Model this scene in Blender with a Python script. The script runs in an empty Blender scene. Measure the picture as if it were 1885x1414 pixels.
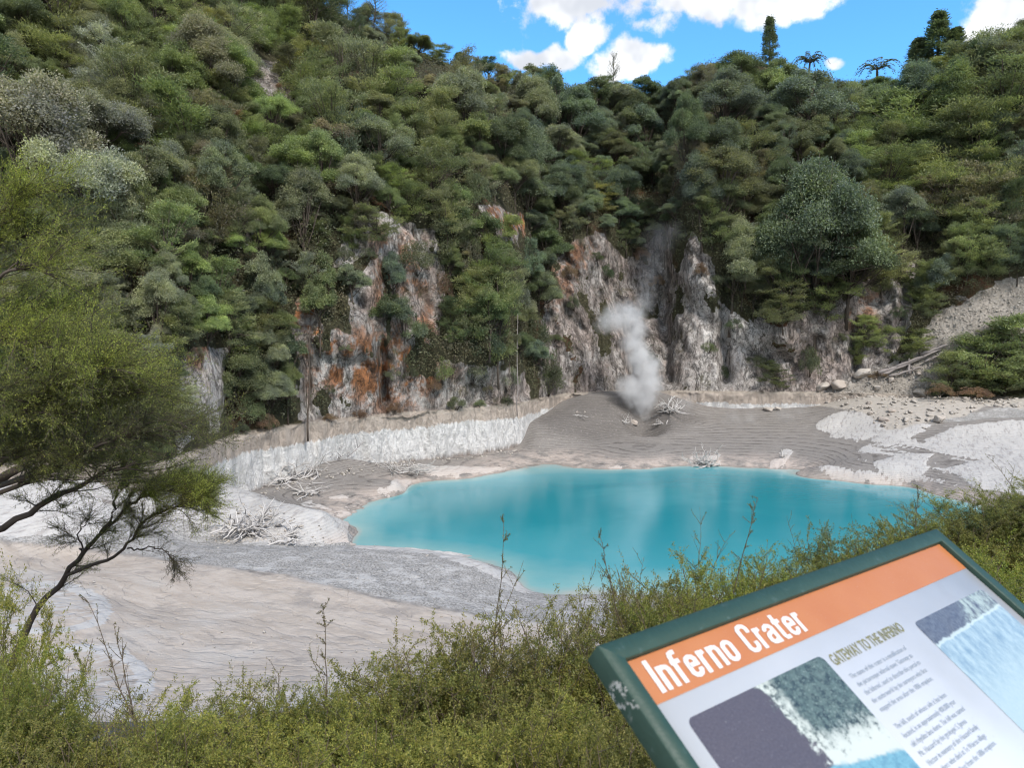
import bpy, math, random
import numpy as np
from mathutils import Vector, Matrix

rng = np.random.default_rng(11)
random.seed(11)
scene = bpy.context.scene
COL = scene.collection

# ------------------------------------------------------------------ camera model (used to lay the place out at real distances)
F, CX, CY, HOR = 1310.0, 942.5, 707.0, 615.0
PITCH = math.atan((CY - HOR) / F)
cP, sP = math.cos(PITCH), math.sin(PITCH)
CAMZ = 15.0


def P(px, py, d):
    """world point seen at photo pixel (px,py) at forward distance d (metres along Y)"""
    px = np.asarray(px, float); py = np.asarray(py, float); d = np.asarray(d, float)
    x = (px - CX) / F; y = (CY - py) / F
    k = d / (cP + y * sP)
    return np.stack(np.broadcast_arrays(x * k, d, CAMZ + (-sP + y * cP) * k), -1)


def G(px, py, z):
    """world point at pixel (px,py) lying at height z"""
    y = (CY - py) / F
    k = (z - CAMZ) / (-sP + y * cP)
    return np.array([(px - CX) / F * k, (cP + y * sP) * k, z])


def proj(p):
    p = np.asarray(p, float)
    X, Y, Z = p[..., 0], p[..., 1], p[..., 2] - CAMZ
    w = Y * cP - Z * sP
    v = Y * sP + Z * cP
    w = np.where(np.abs(w) < .05, .05, w)
    return CX + F * X / w, CY - F * v / w


# ------------------------------------------------------------------ noise
def _h(ix, iy, iz, s):
    n = (ix.astype(np.int64) * 374761393 + iy.astype(np.int64) * 668265263 + iz.astype(np.int64) * 2147483647 * 3 + s * 1274126177) & 0xffffffff
    n = ((n ^ (n >> 13)) * 1274126177) & 0xffffffff
    n = ((n ^ (n >> 15)) * 2246822519) & 0xffffffff
    return ((n ^ (n >> 16)) & 0xffff) / 65535.0


def vnoise(p, s=0):
    i = np.floor(p); f = p - i
    f = f * f * f * (f * (f * 6 - 15) + 10)
    ix, iy, iz = i[..., 0], i[..., 1], i[..., 2]
    r = 0
    for a in (0, 1):
        wa = f[..., 0] if a else 1 - f[..., 0]
        for b in (0, 1):
            wb = f[..., 1] if b else 1 - f[..., 1]
            for c in (0, 1):
                wc = f[..., 2] if c else 1 - f[..., 2]
                r = r + wa * wb * wc * _h(ix + a, iy + b, iz + c, s)
    return r * 2 - 1


def fbm(p, o=4, s=0, g=.5):
    r = 0; a = 1.0; t = 0
    for k in range(o):
        r = r + a * vnoise(p * (2.03 ** k) + k * 17.3, s + k); t += a; a *= g
    return r / t


def ridged(p, o=4, s=0):
    r = 0; a = 1.0; t = 0
    for k in range(o):
        r = r + a * (1 - np.abs(vnoise(p * (2.1 ** k) + k * 9.1, s + k)) * 2); t += a; a *= .5
    return r / t


def sst(a, b, x):
    t = np.clip((x - a) / (b - a), 0, 1)
    return t * t * (3 - 2 * t)


def poly_mask(px, py, poly, soft):
    """1 inside a polygon, fading over soft pixels"""
    px = np.asarray(px, float); py = np.asarray(py, float)
    inside = np.zeros(px.shape, bool); dist = np.full(px.shape, 1e9)
    n = len(poly)
    for i in range(n):
        x0, y0 = poly[i]; x1, y1 = poly[(i + 1) % n]
        dx, dy = x1 - x0, y1 - y0
        t = np.clip(((px - x0) * dx + (py - y0) * dy) / (dx * dx + dy * dy + 1e-9), 0, 1)
        dist = np.minimum(dist, np.hypot(px - x0 - t * dx, py - y0 - t * dy))
        c = ((y0 > py) != (y1 > py)) & (px < dx * (py - y0) / (dy if abs(dy) > 1e-9 else 1e-9) + x0)
        inside ^= c
    sd = np.where(inside, dist, -dist)
    return sst(-soft, soft, sd)


# ------------------------------------------------------------------ mesh helpers
def mesh_np(name, verts, faces_list, smooth=False):
    """faces_list: list of (n,k) int arrays"""
    me = bpy.data.meshes.new(name)
    verts = np.ascontiguousarray(verts, np.float32)
    faces_list = [np.asarray(f, np.int32) for f in faces_list if len(f)]
    nl = sum(f.size for f in faces_list); nf = sum(len(f) for f in faces_list)
    me.vertices.add(len(verts)); me.vertices.foreach_set('co', verts.ravel())
    me.loops.add(nl); me.polygons.add(nf)
    me.loops.foreach_set('vertex_index', np.concatenate([f.ravel() for f in faces_list]))
    st = []; o = 0
    for f in faces_list:
        st.append(o + np.arange(len(f)) * f.shape[1]); o += f.size
    me.polygons.foreach_set('loop_start', np.concatenate(st).astype(np.int32))
    if smooth:
        me.polygons.foreach_set('use_smooth', np.ones(nf, bool))
    me.update(calc_edges=True); me.validate(verbose=False)
    return me


def attr(me, name, vals):
    a = me.attributes.new(name, 'FLOAT', 'POINT')
    a.data.foreach_set('value', np.ascontiguousarray(vals, np.float32))


def obj(name, me, mat=None, parent=None, loc=(0, 0, 0)):
    o = bpy.data.objects.new(name, me); COL.objects.link(o)
    if mat is not None and len(me.materials) == 0:
        me.materials.append(mat)
    o.location = loc
    if parent: o.parent = parent
    return o


def tag(o, label=None, cat=None, group=None, kind=None):
    if label: o['label'] = label
    if cat: o['category'] = cat
    if group: o['group'] = group
    if kind: o['kind'] = kind
    return o


def empty(name, loc, label, cat, group=None):
    o = bpy.data.objects.new(name, None); COL.objects.link(o)
    o.location = [float(v) for v in loc]; o.empty_display_size = .2
    return tag(o, label, cat, group)


class MB:
    def __init__(s): s.v = []; s.q = []; s.t = []; s.n = 0; s.a = []

    def add(s, v, q=None, t=None, a=None):
        v = np.asarray(v, float).reshape(-1, 3)
        if q is not None and len(q): s.q.append(np.asarray(q) + s.n)
        if t is not None and len(t): s.t.append(np.asarray(t) + s.n)
        s.v.append(v); s.n += len(v)
        s.a.append(np.broadcast_to(np.asarray(0. if a is None else a, float), (len(v),)))

    def tube(s, pts, radii, n=6, a=None, cap=True):
        pts = np.asarray(pts, float); radii = np.broadcast_to(np.asarray(radii, float), (len(pts),))
        tg = np.gradient(pts, axis=0); tg /= np.linalg.norm(tg, axis=1)[:, None] + 1e-9
        ref = np.array([.31, .2, .93]) if abs(tg[0, 2]) < .9 else np.array([.9, .3, .1])
        A = np.cross(tg, ref); A /= np.linalg.norm(A, axis=1)[:, None] + 1e-9
        B = np.cross(tg, A)
        th = np.arange(n) * 2 * math.pi / n
        V = pts[:, None] + radii[:, None, None] * (np.cos(th)[None, :, None] * A[:, None] + np.sin(th)[None, :, None] * B[:, None])
        m = len(pts); q = []
        i = np.arange(m - 1)[:, None] * n; j = np.arange(n)[None]; k = (j + 1) % n
        q = np.stack([i + j, i + k, i + n + k, i + n + j], -1).reshape(-1, 4)
        V = V.reshape(-1, 3); t = None
        if cap:
            V = np.vstack([V, pts[-1:] + tg[-1:] * radii[-1] * .4, pts[:1]])
            e = len(V) - 2
            t = np.concatenate([np.stack([(m - 1) * n + np.arange(n), (m - 1) * n + (np.arange(n) + 1) % n, np.full(n, e)], -1),
                                np.stack([(np.arange(n) + 1) % n, np.arange(n), np.full(n, e + 1)], -1)])
        s.add(V, q, t, a)

    def leaves(s, pos, dr, nr, L, W, a=None):
        """rhombic leaves: pos (N,3) base, dr direction, nr face normal"""
        pos = np.asarray(pos); N = len(pos)
        dr = dr / (np.linalg.norm(dr, axis=1)[:, None] + 1e-9)
        sd = np.cross(dr, nr); sd /= np.linalg.norm(sd, axis=1)[:, None] + 1e-9
        L = np.broadcast_to(L, (N,))[:, None]; W = np.broadcast_to(W, (N,))[:, None]
        V = np.stack([pos, pos + dr * L * .45 + sd * W * .5, pos + dr * L, pos + dr * L * .45 - sd * W * .5], 1).reshape(-1, 3)
        q = np.arange(N * 4).reshape(-1, 4)
        s.add(V, q, None, None if a is None else np.repeat(np.broadcast_to(a, (N,)), 4))

    def mesh(s, name, smooth=False, an=None):
        me = mesh_np(name, np.vstack(s.v), [np.vstack(s.q) if s.q else [], np.vstack(s.t) if s.t else []], smooth)
        if an: attr(me, an, np.concatenate(s.a))
        return me

    def obj(s, name, mat, parent=None, smooth=False, an=None, loc=(0, 0, 0)):
        return obj(name, s.mesh(name, smooth, an), mat, parent, loc)


def rdir(n, up=0.):
    v = rng.normal(size=(n, 3)); v /= np.linalg.norm(v, axis=1)[:, None]
    v[:, 2] += up
    return v / np.linalg.norm(v, axis=1)[:, None]


# ------------------------------------------------------------------ materials
class NT:
    def __init__(s, name):
        s.m = bpy.data.materials.new(name); s.m.use_nodes = True
        s.t = s.m.node_tree; s.t.nodes.clear()
        s.out = s.n('ShaderNodeOutputMaterial')

    def n(s, typ, ins=None, **kw):
        nd = s.t.nodes.new(typ)
        for k, v in kw.items(): setattr(nd, k, v)
        for k, v in (ins or {}).items(): s.set(nd.inputs[k], v)
        return nd

    def set(s, sock, v):
        if hasattr(v, 'is_output'): s.t.links.new(v, sock)
        elif hasattr(v, 'outputs'): s.t.links.new(v.outputs[0], sock)
        else:
            if isinstance(v, (tuple, list)) and len(v) == 3 and sock.type == 'RGBA': v = (*v, 1)
            sock.default_value = v

    def math(s, op, a, b=None, c=None, clamp=False):
        nd = s.n('ShaderNodeMath', operation=op, use_clamp=clamp)
        for i, v in enumerate((a, b, c)):
            if v is not None: s.set(nd.inputs[i], v)
        return nd.outputs[0]

    def mix(s, f, a, b, bt='MIX'):
        nd = s.n('ShaderNodeMix', data_type='RGBA', blend_type=bt)
        s.set(nd.inputs[0], f); s.set(nd.inputs[6], a); s.set(nd.inputs[7], b)
        return nd.outputs[2]

    def attr(s, name): return s.n('ShaderNodeAttribute', attribute_name=name).outputs['Fac']

    def noise(s, vec, scale, detail=4., rough=.55, dist=0.):
        nd = s.n('ShaderNodeTexNoise', {'Scale': scale, 'Detail': detail, 'Roughness': rough, 'Distortion': dist})
        if vec is not None: s.set(nd.inputs['Vector'], vec)
        return nd.outputs['Fac']

    def ramp(s, f, stops, interp='LINEAR'):
        nd = s.n('ShaderNodeValToRGB'); s.set(nd.inputs[0], f)
        nd.color_ramp.interpolation = interp
        el = nd.color_ramp.elements
        while len(el) < len(stops): el.new(.5)
        for e, (p, c) in zip(el, stops):
            e.position = p
            e.color = (c, c, c, 1) if not isinstance(c, (tuple, list)) else (*c, 1)
        return nd.outputs[0]

    def sstep(s, x, a, b):
        nd = s.n('ShaderNodeMapRange', interpolation_type='SMOOTHSTEP')
        for i, v in enumerate((x, a, b, 0., 1.)): s.set(nd.inputs[i], v)
        return nd.outputs[0]

    def vmul(s, v, k):
        nd = s.n('ShaderNodeVectorMath', operation='MULTIPLY'); s.set(nd.inputs[0], v); nd.inputs[1].default_value = k
        return nd.outputs[0]

    def bump(s, h, strength, dist, nrm=None):
        nd = s.n('ShaderNodeBump', {'Strength': strength, 'Distance': dist}); s.set(nd.inputs['Height'], h)
        if nrm is not None: s.set(nd.inputs['Normal'], nrm)
        return nd.outputs[0]

    def pbr(s, col, rough=.8, nrm=None, spec=.3, **kw):
        nd = s.n('ShaderNodeBsdfPrincipled', {'Base Color': col, 'Roughness': rough, 'Specular IOR Level': spec})
        for k, v in kw.items(): s.set(nd.inputs[k], v)
        if nrm is not None: s.set(nd.inputs['Normal'], nrm)
        return nd

    def done(s, sh, vol=None):
        if sh is not None: s.set(s.out.inputs['Surface'], sh)
        if vol is not None: s.set(s.out.inputs['Volume'], vol)
        return s.m


def plain(name, col, rough=.7, spec=.3, var=.25, scale=8., bump=0.):
    m = NT(name); tc = m.n('ShaderNodeTexCoord').outputs['Object']
    f = m.noise(tc, scale, 6, .6)
    c = m.mix(f, tuple(v * (1 - var) for v in col), tuple(min(1, v * (1 + var)) for v in col))
    nrm = m.bump(f, .6, bump) if bump else None
    return m.done(m.pbr(c, rough, nrm, spec))


def foliage_mat(name, tip=None, var=.5, trans=.28, rough=.5, clump=False, sat=1.):
    """leaf colour = the object's own colour, varied leaf by leaf; optional attribute 'tip' blends to a second colour"""
    m = NT(name)
    oc = m.n('ShaderNodeObjectInfo').outputs['Color']
    isl = m.n('ShaderNodeNewGeometry').outputs['Random Per Island']
    pos = m.n('ShaderNodeNewGeometry').outputs['Position']
    c = oc
    if tip: c = m.mix(m.attr('tip'), c, tip)
    if clump:
        cl = m.attr('clump')
        c = m.mix(m.sstep(cl, 0., 1.), m.mix(1., c, (.78, .84, .92), 'MULTIPLY'), m.mix(1., c, (1.22, 1.24, 1.0), 'MULTIPLY'))
    n2 = m.noise(pos, .9, 3)
    c = m.mix(m.sstep(n2, .35, .65), m.mix(1., c, (.82, .80, .86), 'MULTIPLY'), m.mix(1., c, (1.2, 1.16, .98), 'MULTIPLY'))
    hv = m.n('ShaderNodeHueSaturation', {'Color': c})
    hv.inputs['Saturation'].default_value = sat
    m.set(hv.inputs['Hue'], m.math('MULTIPLY_ADD', isl, -.05, .525))
    m.set(hv.inputs['Value'], m.math('MULTIPLY_ADD', isl, 2 * var, 1 - var))
    c = hv.outputs[0]
    b = m.pbr(c, rough, None, .3)
    t = m.n('ShaderNodeBsdfTranslucent'); m.set(t.inputs[0], m.mix(1., c, (1.25, 1.3, .7), 'MULTIPLY'))
    mx = m.n('ShaderNodeMixShader'); mx.inputs[0].default_value = trans
    m.set(mx.inputs[1], b); m.set(mx.inputs[2], t)
    return m.done(mx)


M_LEAF = foliage_mat('forest_leaf', var=.24, trans=.42, clump=True, sat=.80)
M_NEAR = foliage_mat('near_leaf', tip=(.25, .25, .058), var=.42, trans=.35)
M_NEARTREE = foliage_mat('near_tree_leaf', tip=(.30, .35, .078), var=.4, trans=.42)
M_BARK = plain('bark', (.085, .068, .055), .9, .1, .5, 6, .02)
M_TWIG = plain('twig', (.11, .085, .06), .9, .1, .4, 20)
M_BLEACH = plain('bleached_wood', (.48, .455, .43), .85, .1, .3, 5)
M_GREYWOOD = plain('grey_wood', (.27, .24, .225), .85, .1, .4, 4)

# ------------------------------------------------------------------ the hillside (crater wall): a swept surface with its own profile in every direction
tab = np.array([
    # px, wall line py(z=6.2), cliff1(py,d), slope(py,d), rim(py,d)
    [-900, 872, 430, 53, 80, 72, -260, 96],
    [-300, 872, 430, 53, 80, 72, -260, 96],
    [0, 868, 430, 55, 80, 74, -240, 100],
    [300, 862, 430, 62, 150, 82, -190, 112],
    [430, 806, 420, 69, 190, 88, -110, 118],
    [480, 797, 415, 73, 200, 92, -70, 122],
    [570, 782, 405, 76, 200, 96, 5, 126],
    [700, 768, 400, 80, 205, 101, 60, 130],
    [800, 760, 400, 84, 230, 105, 115, 134],
    [900, 751, 420, 92, 250, 112, 140, 140],
    [958, 745, 440, 97, 260, 118, 150, 144],
    [985, 738, 430, 106, 270, 126, 160, 150],
    [1040, 728, 420, 113, 280, 132, 165, 156],
    [1140, 722, 420, 119, 300, 138, 170, 160],
    [1215, 722, 410, 119, 290, 138, 175, 162],
    [1262, 722, 380, 111, 250, 128, 150, 152],
    [1320, 723, 400, 110, 250, 128, 118, 150],
    [1400, 724, 520, 112, 290, 130, 118, 154],
    [1500, 725, 555, 112, 310, 130, 150, 158],
    [1600, 727, 530, 110, 320, 128, 165, 158],
    [1700, 729, 560, 108, 320, 126, 128, 150],
    [1800, 731, 540, 106, 310, 122, 80, 140],
    [1885, 733, 510, 104, 300, 118, 55, 134],
    [2300, 740, 480, 96, 280, 110, -60, 124],
    [2900, 745, 470, 90, 270, 104, -120, 118]], float)
cols = np.concatenate([np.arange(-900, -60, 14), np.arange(-60, 1950, 3.6), np.arange(1950, 2900, 14)])
T = [np.interp(cols, tab[:, 0], tab[:, i]) for i in range(8)]
wallz = 6.2
dw = (CAMZ - wallz) * F / (T[1] - HOR)            # distance of the wall line (level old shoreline)
w0 = np.stack([(cols - CX) / F * dw, dw, np.full_like(dw, -2.0)], -1)
w1 = w0.copy(); w1[:, 1] += .35; w1[:, 2] = wallz
foot = w1.copy(); foot[:, 1] += .9; foot[:, 0] *= (dw + 1.25) / dw; foot[:, 2] += .12
c1 = P(cols, T[2], T[3]); s1 = P(cols, T[4], T[5]); r1 = P(cols, T[6], T[7])
back = r1.copy(); back[:, 1] += 45; back[:, 0] *= (r1[:, 1] + 45) / r1[:, 1]; back[:, 2] -= 6
segs = [(w0, w1, 44), (w1, foot, 5), (foot, c1, 110), (c1, s1, 70), (s1, r1, 55), (r1, back, 8)]
rows = []; wgt = []
for k, (a, b, n) in enumerate(segs):
    for i in range(n):
        t = i / n
        p = a * (1 - t) + b * t
        if k == 2: p = p + np.array([0, 1, 0]) * (np.sin(t * math.pi) * -.0)
        if k in (3, 4): p = p + np.array([0, 0, 1]) * (math.sin(t * math.pi) * 1.2)
        rows.append(p); wgt.append((k, t))
rows.append(back); wgt.append((5, 1.))
HV = np.stack(rows, 0)                             # rows, cols, 3
R_, C_ = HV.shape[:2]
kseg = np.array([w[0] for w in wgt])[:, None] * np.ones((1, C_)); tseg = np.array([w[1] for w in wgt])[:, None] * np.ones((1, C_))
hp = HV.reshape(-1, 3)
radial = hp.copy(); radial[:, 2] = 0; radial /= np.linalg.norm(radial, axis=1)[:, None]
ks = kseg.ravel(); ts = tseg.ravel()
above = sst(0, 9, hp[:, 2] - wallz)                # no big displacement at the terrace line
ppx0, ppy0 = proj(hp)
cliff = (1 - .85 * poly_mask(ppx0, ppy0, [(1440, 735), (1560, 700), (1640, 660), (1700, 600), (1790, 545), (1885, 505), (2000, 480), (2000, 600), (1800, 640), (1720, 735)], 20)) * np.where(ks == 2, 1., np.where(ks == 3, 1 - sst(0, .5, ts), 0.)) * sst(0, 1.5, hp[:, 2] - wallz)
vs = hp * np.array([.11, .11, .045])
big = fbm(hp * np.array([.045, .045, .02]), 3, 5) * 4.5
mid = ridged(vs, 4, 21) * 2.1 + np.abs(fbm(hp * np.array([.2, .2, .13]) + hp[:, 2:] * np.array([.10, 0, 0]), 3, 25)) * 3.0
# the cleft behind the steam, and joints in the rock
fine = ridged(hp * np.array([.5, .5, .16]), 4, 31) * .55 + fbm(hp * np.array([1.7, 1.7, 1.0]), 3, 41) * .25
ppx, ppy = proj(hp)
def gully(c, w, dep, y0, y1):
    return np.exp(-((ppx - c - 12 * vnoise(hp * np.array([0, 0, .12]), 3)) / w) ** 2) * dep * sst(y0, y0 + 60, ppy) * (1 - sst(y1 - 20, y1, ppy)) * cliff
cut = gully(1158, 11, 3.0, 560, 722) + gully(1222, 14, 2.2, 400, 722) + gully(1330, 10, 2.2, 480, 722) + gully(960, 9, 2.5, 480, 742) + gully(700, 9, 2.0, 600, 760) + gully(560, 8, 1.5, 600, 770) + gully(418, 9, 3., 640, 790) + gully(1570, 9, 1.6, 560, 722) + gully(1660, 10, 1.6, 500, 722)
gully_up = np.exp(-((ppx - 1205 - 10 * vnoise(hp * np.array([0, 0, .08]), 7)) / 48) ** 2) * 4.5 * sst(722, 560, ppy) * sst(165, 240, ppy) + np.exp(-((ppx - 985) / 40) ** 2) * 5 * sst(722, 600, ppy) * sst(170, 260, ppy) - np.exp(-((ppx - 890) / 60) ** 2) * 4 * sst(740, 640, ppy) * sst(150, 260, ppy) - np.exp(-((ppx - 1470) / 90) ** 2) * 5 * sst(700, 560, ppy) * sst(160, 260, ppy)
disp = gully_up + big * above - mid * cliff * above - fine * cliff + cut
slope_w = np.where((ks >= 3) & (ks <= 4), 1., 0.)
disp += slope_w * fbm(hp * .09, 3, 51) * 2.5 * np.where(ks == 4, 1 - ts * .6, sst(0, .3, ts))
wallw = np.where(ks == 0, np.minimum(1, ts * 3), 0.) * (1 - sst(.97, 1, ts))
disp += wallw * (fbm(hp * np.array([.3, .3, .1]), 4, 63) * .9 + fbm(hp * np.array([.9, .9, .25]), 4, 61) * .4 + ridged(hp * np.array([2.6, 2.6, .5]), 2, 66) * .07)
hp2 = hp + radial * disp[:, None]
top_soft = np.where(ks <= 1, 0, 0)
hp2[:, 2] += np.where(ks <= 1, sst(.5, 1, np.where(ks == 0, ts, 1)) * fbm(hp * np.array([.35, .35, 0]), 5, 71, .65) * .85, 0)
hp2[:, 2] += np.where(ks == 4, fbm(hp * .06, 3, 81) * 1.5 * ts, np.where(ks == 5, fbm(hp * .06, 3, 81) * 1.5, 0))
HP = hp2
hpx, hpy = proj(HP)
wob = 34 * fbm(HP * .13, 5, 91, .62); wob2 = 34 * fbm(HP * .13 + 50, 5, 92, .62)
mx_, my_ = hpx + wob, hpy + wob2
ROCK = [
    ([(1000, 560), (1035, 455), (1100, 430), (1160, 480), (1205, 440), (1262, 405), (1305, 470), (1335, 560), (1400, 590), (1405, 735), (1000, 745)], 10),
    ([(1395, 605), (1480, 590), (1500, 575), (1560, 520), (1690, 480), (1695, 560), (1640, 640), (1600, 735), (1395, 735)], 9),
    ([(1440, 735), (1560, 700), (1640, 660), (1700, 600), (1790, 545), (1885, 505), (2000, 480), (2000, 600), (1800, 640), (1720, 735)], 9),
    ([(535, 690), (560, 620), (620, 600), (690, 640), (790, 640), (830, 690), (900, 690), (962, 700), (985, 760), (560, 800)], 9),
    ([(605, 500), (640, 415), (700, 400), (800, 415), (828, 500), (815, 650), (700, 690), (735, 560), (690, 480)], 9),
    ([(325, 690), (350, 650), (415, 650), (420, 800), (330, 850)], 7),
    ([(450, 380), (492, 370), (488, 450), (452, 445)], 7),
    ([(420, 90), (460, 95), (510, 120), (550, 195), (515, 212), (470, 150)], 7),
    ([(530, 600), (545, 540), (600, 600), (640, 700), (555, 720)], 8),
    ([(205, 640), (245, 615), (262, 660), (220, 680)], 6), ([(280, 140), (305, 135), (305, 158), (285, 160)], 4),
    ([(700, 690), (760, 660), (960, 680), (975, 755), (700, 785)], 8), ([(640, 520), (690, 480), (720, 560), (700, 690), (640, 640)], 9),
    ([(880, 380), (960, 385), (950, 450), (890, 420)], 12),
]
rock = np.zeros(len(HP))
for poly, sf in ROCK: rock = np.maximum(rock, poly_mask(mx_, my_, poly, sf))
veg = fbm(HP * np.array([.22, .22, .16]), 5, 95, .6) + .26 * sst(14, 32, HP[:, 2]) * (hpx > 980) - .10
veg_keep = 1 - .92 * sst(.16, .34, veg) * (1 - poly_mask(hpx, hpy, ROCK[2][0], 8))
rock = rock * veg_keep
ORANGE = [([(545, 600), (700, 600), (800, 560), (830, 700), (730, 770), (560, 720)], 40, 1.), ([(660, 430), (790, 430), (800, 540), (690, 560)], 30, .8), ([(505, 540), (560, 500), (640, 640), (560, 680)], 20, 1.),
          ([(880, 370), (980, 380), (980, 450), (900, 430)], 20, 1.), ([(1010, 480), (1090, 490), (1080, 540), (1010, 560)], 20, .7), ([(1560, 520), (1620, 540), (1600, 620), (1560, 600)], 15, .7), ([(310, 600), (380, 590), (390, 690), (320, 690)], 20, .9), ([(1040, 450), (1100, 450), (1080, 500), (1030, 500)], 15, .8)]
orange = np.zeros(len(HP))
for poly, sf, w in ORANGE: orange = np.maximum(orange, w * poly_mask(mx_, my_, poly, sf))
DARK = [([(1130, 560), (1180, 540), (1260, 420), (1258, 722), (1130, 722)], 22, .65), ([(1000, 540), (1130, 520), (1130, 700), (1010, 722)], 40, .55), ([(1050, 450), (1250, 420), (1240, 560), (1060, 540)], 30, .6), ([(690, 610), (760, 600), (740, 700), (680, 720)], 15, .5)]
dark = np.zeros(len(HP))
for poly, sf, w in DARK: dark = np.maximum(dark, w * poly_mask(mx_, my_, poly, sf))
scree = poly_mask(mx_, my_, ROCK[2][0], 10)
pale = np.maximum(poly_mask(mx_, my_, ROCK[5][0], 15), np.maximum(poly_mask(mx_, my_, [(590, 480), (640, 405), (830, 410), (820, 500), (700, 470), (640, 520)], 20), scree))
pale = np.maximum(pale, poly_mask(mx_, my_, [(560, 640), (660, 680), (640, 780), (540, 780)], 15))
pale = np.maximum(pale, .8 * poly_mask(mx_, my_, [(1265, 480), (1330, 520), (1400, 600), (1400, 735), (1270, 735)], 25))
idx = np.arange(R_ * C_).reshape(R_, C_)
hq = np.stack([idx[:-1, :-1], idx[:-1, 1:], idx[1:, 1:], idx[1:, :-1]], -1).reshape(-1, 4)
me = mesh_np('hillside', HP, [hq], True)
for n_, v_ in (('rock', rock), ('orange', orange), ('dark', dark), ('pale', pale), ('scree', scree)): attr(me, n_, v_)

m = NT('hillside_rock')
pos = m.n('ShaderNodeNewGeometry').outputs['Position']
sep = m.n('ShaderNodeSeparateXYZ'); m.set(sep.inputs[0], pos); z = sep.outputs['Z']
n1 = m.noise(pos, .6, 10, .74)
n2 = m.noise(pos, .22, 5, .6, .5)
st = m.noise(m.vmul(pos, (1, 1, .22)), 1.1, 7, .62)
st2 = m.noise(m.vmul(pos, (1, 1, .1)), 2.6, 5, .6)
rk = m.ramp(n1, [(.28, (.10, .088, .079)), (.43, (.25, .225, .205)), (.55, (.38, .355, .335)), (.72, (.56, .54, .52))])
rk = m.mix(m.sstep(n2, .42, .62), rk, m.mix(.45, rk, (.37, .285, .25)))
rk = m.mix(m.math('MULTIPLY', m.attr('pale'), m.sstep(st, .3, .5)), rk, m.mix(n1, (.42, .38, .35), (.66, .64, .62)))
rk = m.mix(m.math('MULTIPLY', m.attr('orange'), m.sstep(m.noise(pos, .45, 6, .65), .44, .58)), rk, m.mix(n1, (.20, .075, .028), (.40, .19, .09)))
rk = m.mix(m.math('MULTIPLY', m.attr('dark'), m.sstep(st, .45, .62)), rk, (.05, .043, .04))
rk = m.mix(m.math('MULTIPLY', m.sstep(st2, .56, .68), .6), rk, (.085, .075, .065))
moss = m.math('MULTIPLY', m.sstep(m.noise(pos, .33, 7, .7), .55, .68), .75)
rk = m.mix(moss, rk, m.mix(n1, (.035, .036, .016), (.12, .105, .045)))
vr = m.n('ShaderNodeTexVoronoi', {'Scale': .55}, feature='DISTANCE_TO_EDGE')
wv = m.n('ShaderNodeVectorMath', operation='ADD'); m.set(wv.inputs[0], m.vmul(pos, (.7, .7, .28)))
wn = m.n('ShaderNodeTexNoise', {'Scale': .6, 'Detail': 4.}); m.set(wn.inputs['Vector'], pos); m.set(wv.inputs[1], wn.outputs['Color']); m.set(vr.inputs['Vector'], wv)
crack = m.math('SUBTRACT', 1., m.sstep(vr.outputs[0], 0., .05))
rk = m.mix(m.math('MULTIPLY', m.math('MULTIPLY', crack, m.sstep(m.noise(pos, .25, 4), .5, .62)), .5), rk, (.07, .06, .05))
ck = m.math('ABSOLUTE', m.math('SUBTRACT', m.noise(m.vmul(pos, (1, 1, .42)), .55, 7, .72, .8), .5))
ck = m.math('SUBTRACT', 1., m.sstep(ck, .004, .028))
ck2 = m.math('ABSOLUTE', m.math('SUBTRACT', m.noise(m.vmul(pos, (1, 1, .6)), 1.3, 6, .7, .5), .5))
ck2 = m.math('SUBTRACT', 1., m.sstep(ck2, .004, .03))
vb = m.n('ShaderNodeTexVoronoi', {'Scale': .62, 'Randomness': 1.}, feature='F1')
vw = m.n('ShaderNodeVectorMath', operation='MULTIPLY_ADD'); m.set(vw.inputs[0], m.n('ShaderNodeTexNoise', {'Scale': .8, 'Detail': 5., 'Vector': pos}).outputs['Color']); vw.inputs[1].default_value = (1.6, 1.6, 1.6); m.set(vw.inputs[2], m.vmul(pos, (1, 1, .45))); m.set(vb.inputs['Vector'], vw)
vc = m.n('ShaderNodeSeparateXYZ', {0: vb.outputs['Color']})
rk = m.mix(.75, rk, m.mix(1., rk, m.mix(vc.outputs[0], (.70, .67, .64), (1.42, 1.41, 1.38)), 'MULTIPLY'))
rk = m.mix(m.math('MULTIPLY', ck, .65), rk, (.045, .038, .032))
rk = m.mix(m.math('MULTIPLY', ck2, .5), rk, (.06, .05, .042))
soil = m.mix(n1, (.035, .034, .02), (.095, .086, .05))
rk = m.mix(m.attr('scree'), rk, m.mix(m.noise(pos, 2.6, 8, .75), (.24, .21, .175), (.50, .455, .40)))
soil = m.mix(m.sstep(m.noise(pos, .12, 4), .55, .66), soil, (.10, .052, .03))
c = m.mix(m.sstep(m.math('ADD', m.attr('rock'), m.math('MULTIPLY_ADD', n1, .5, -.25)), .42, .6), soil, rk)
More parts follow.
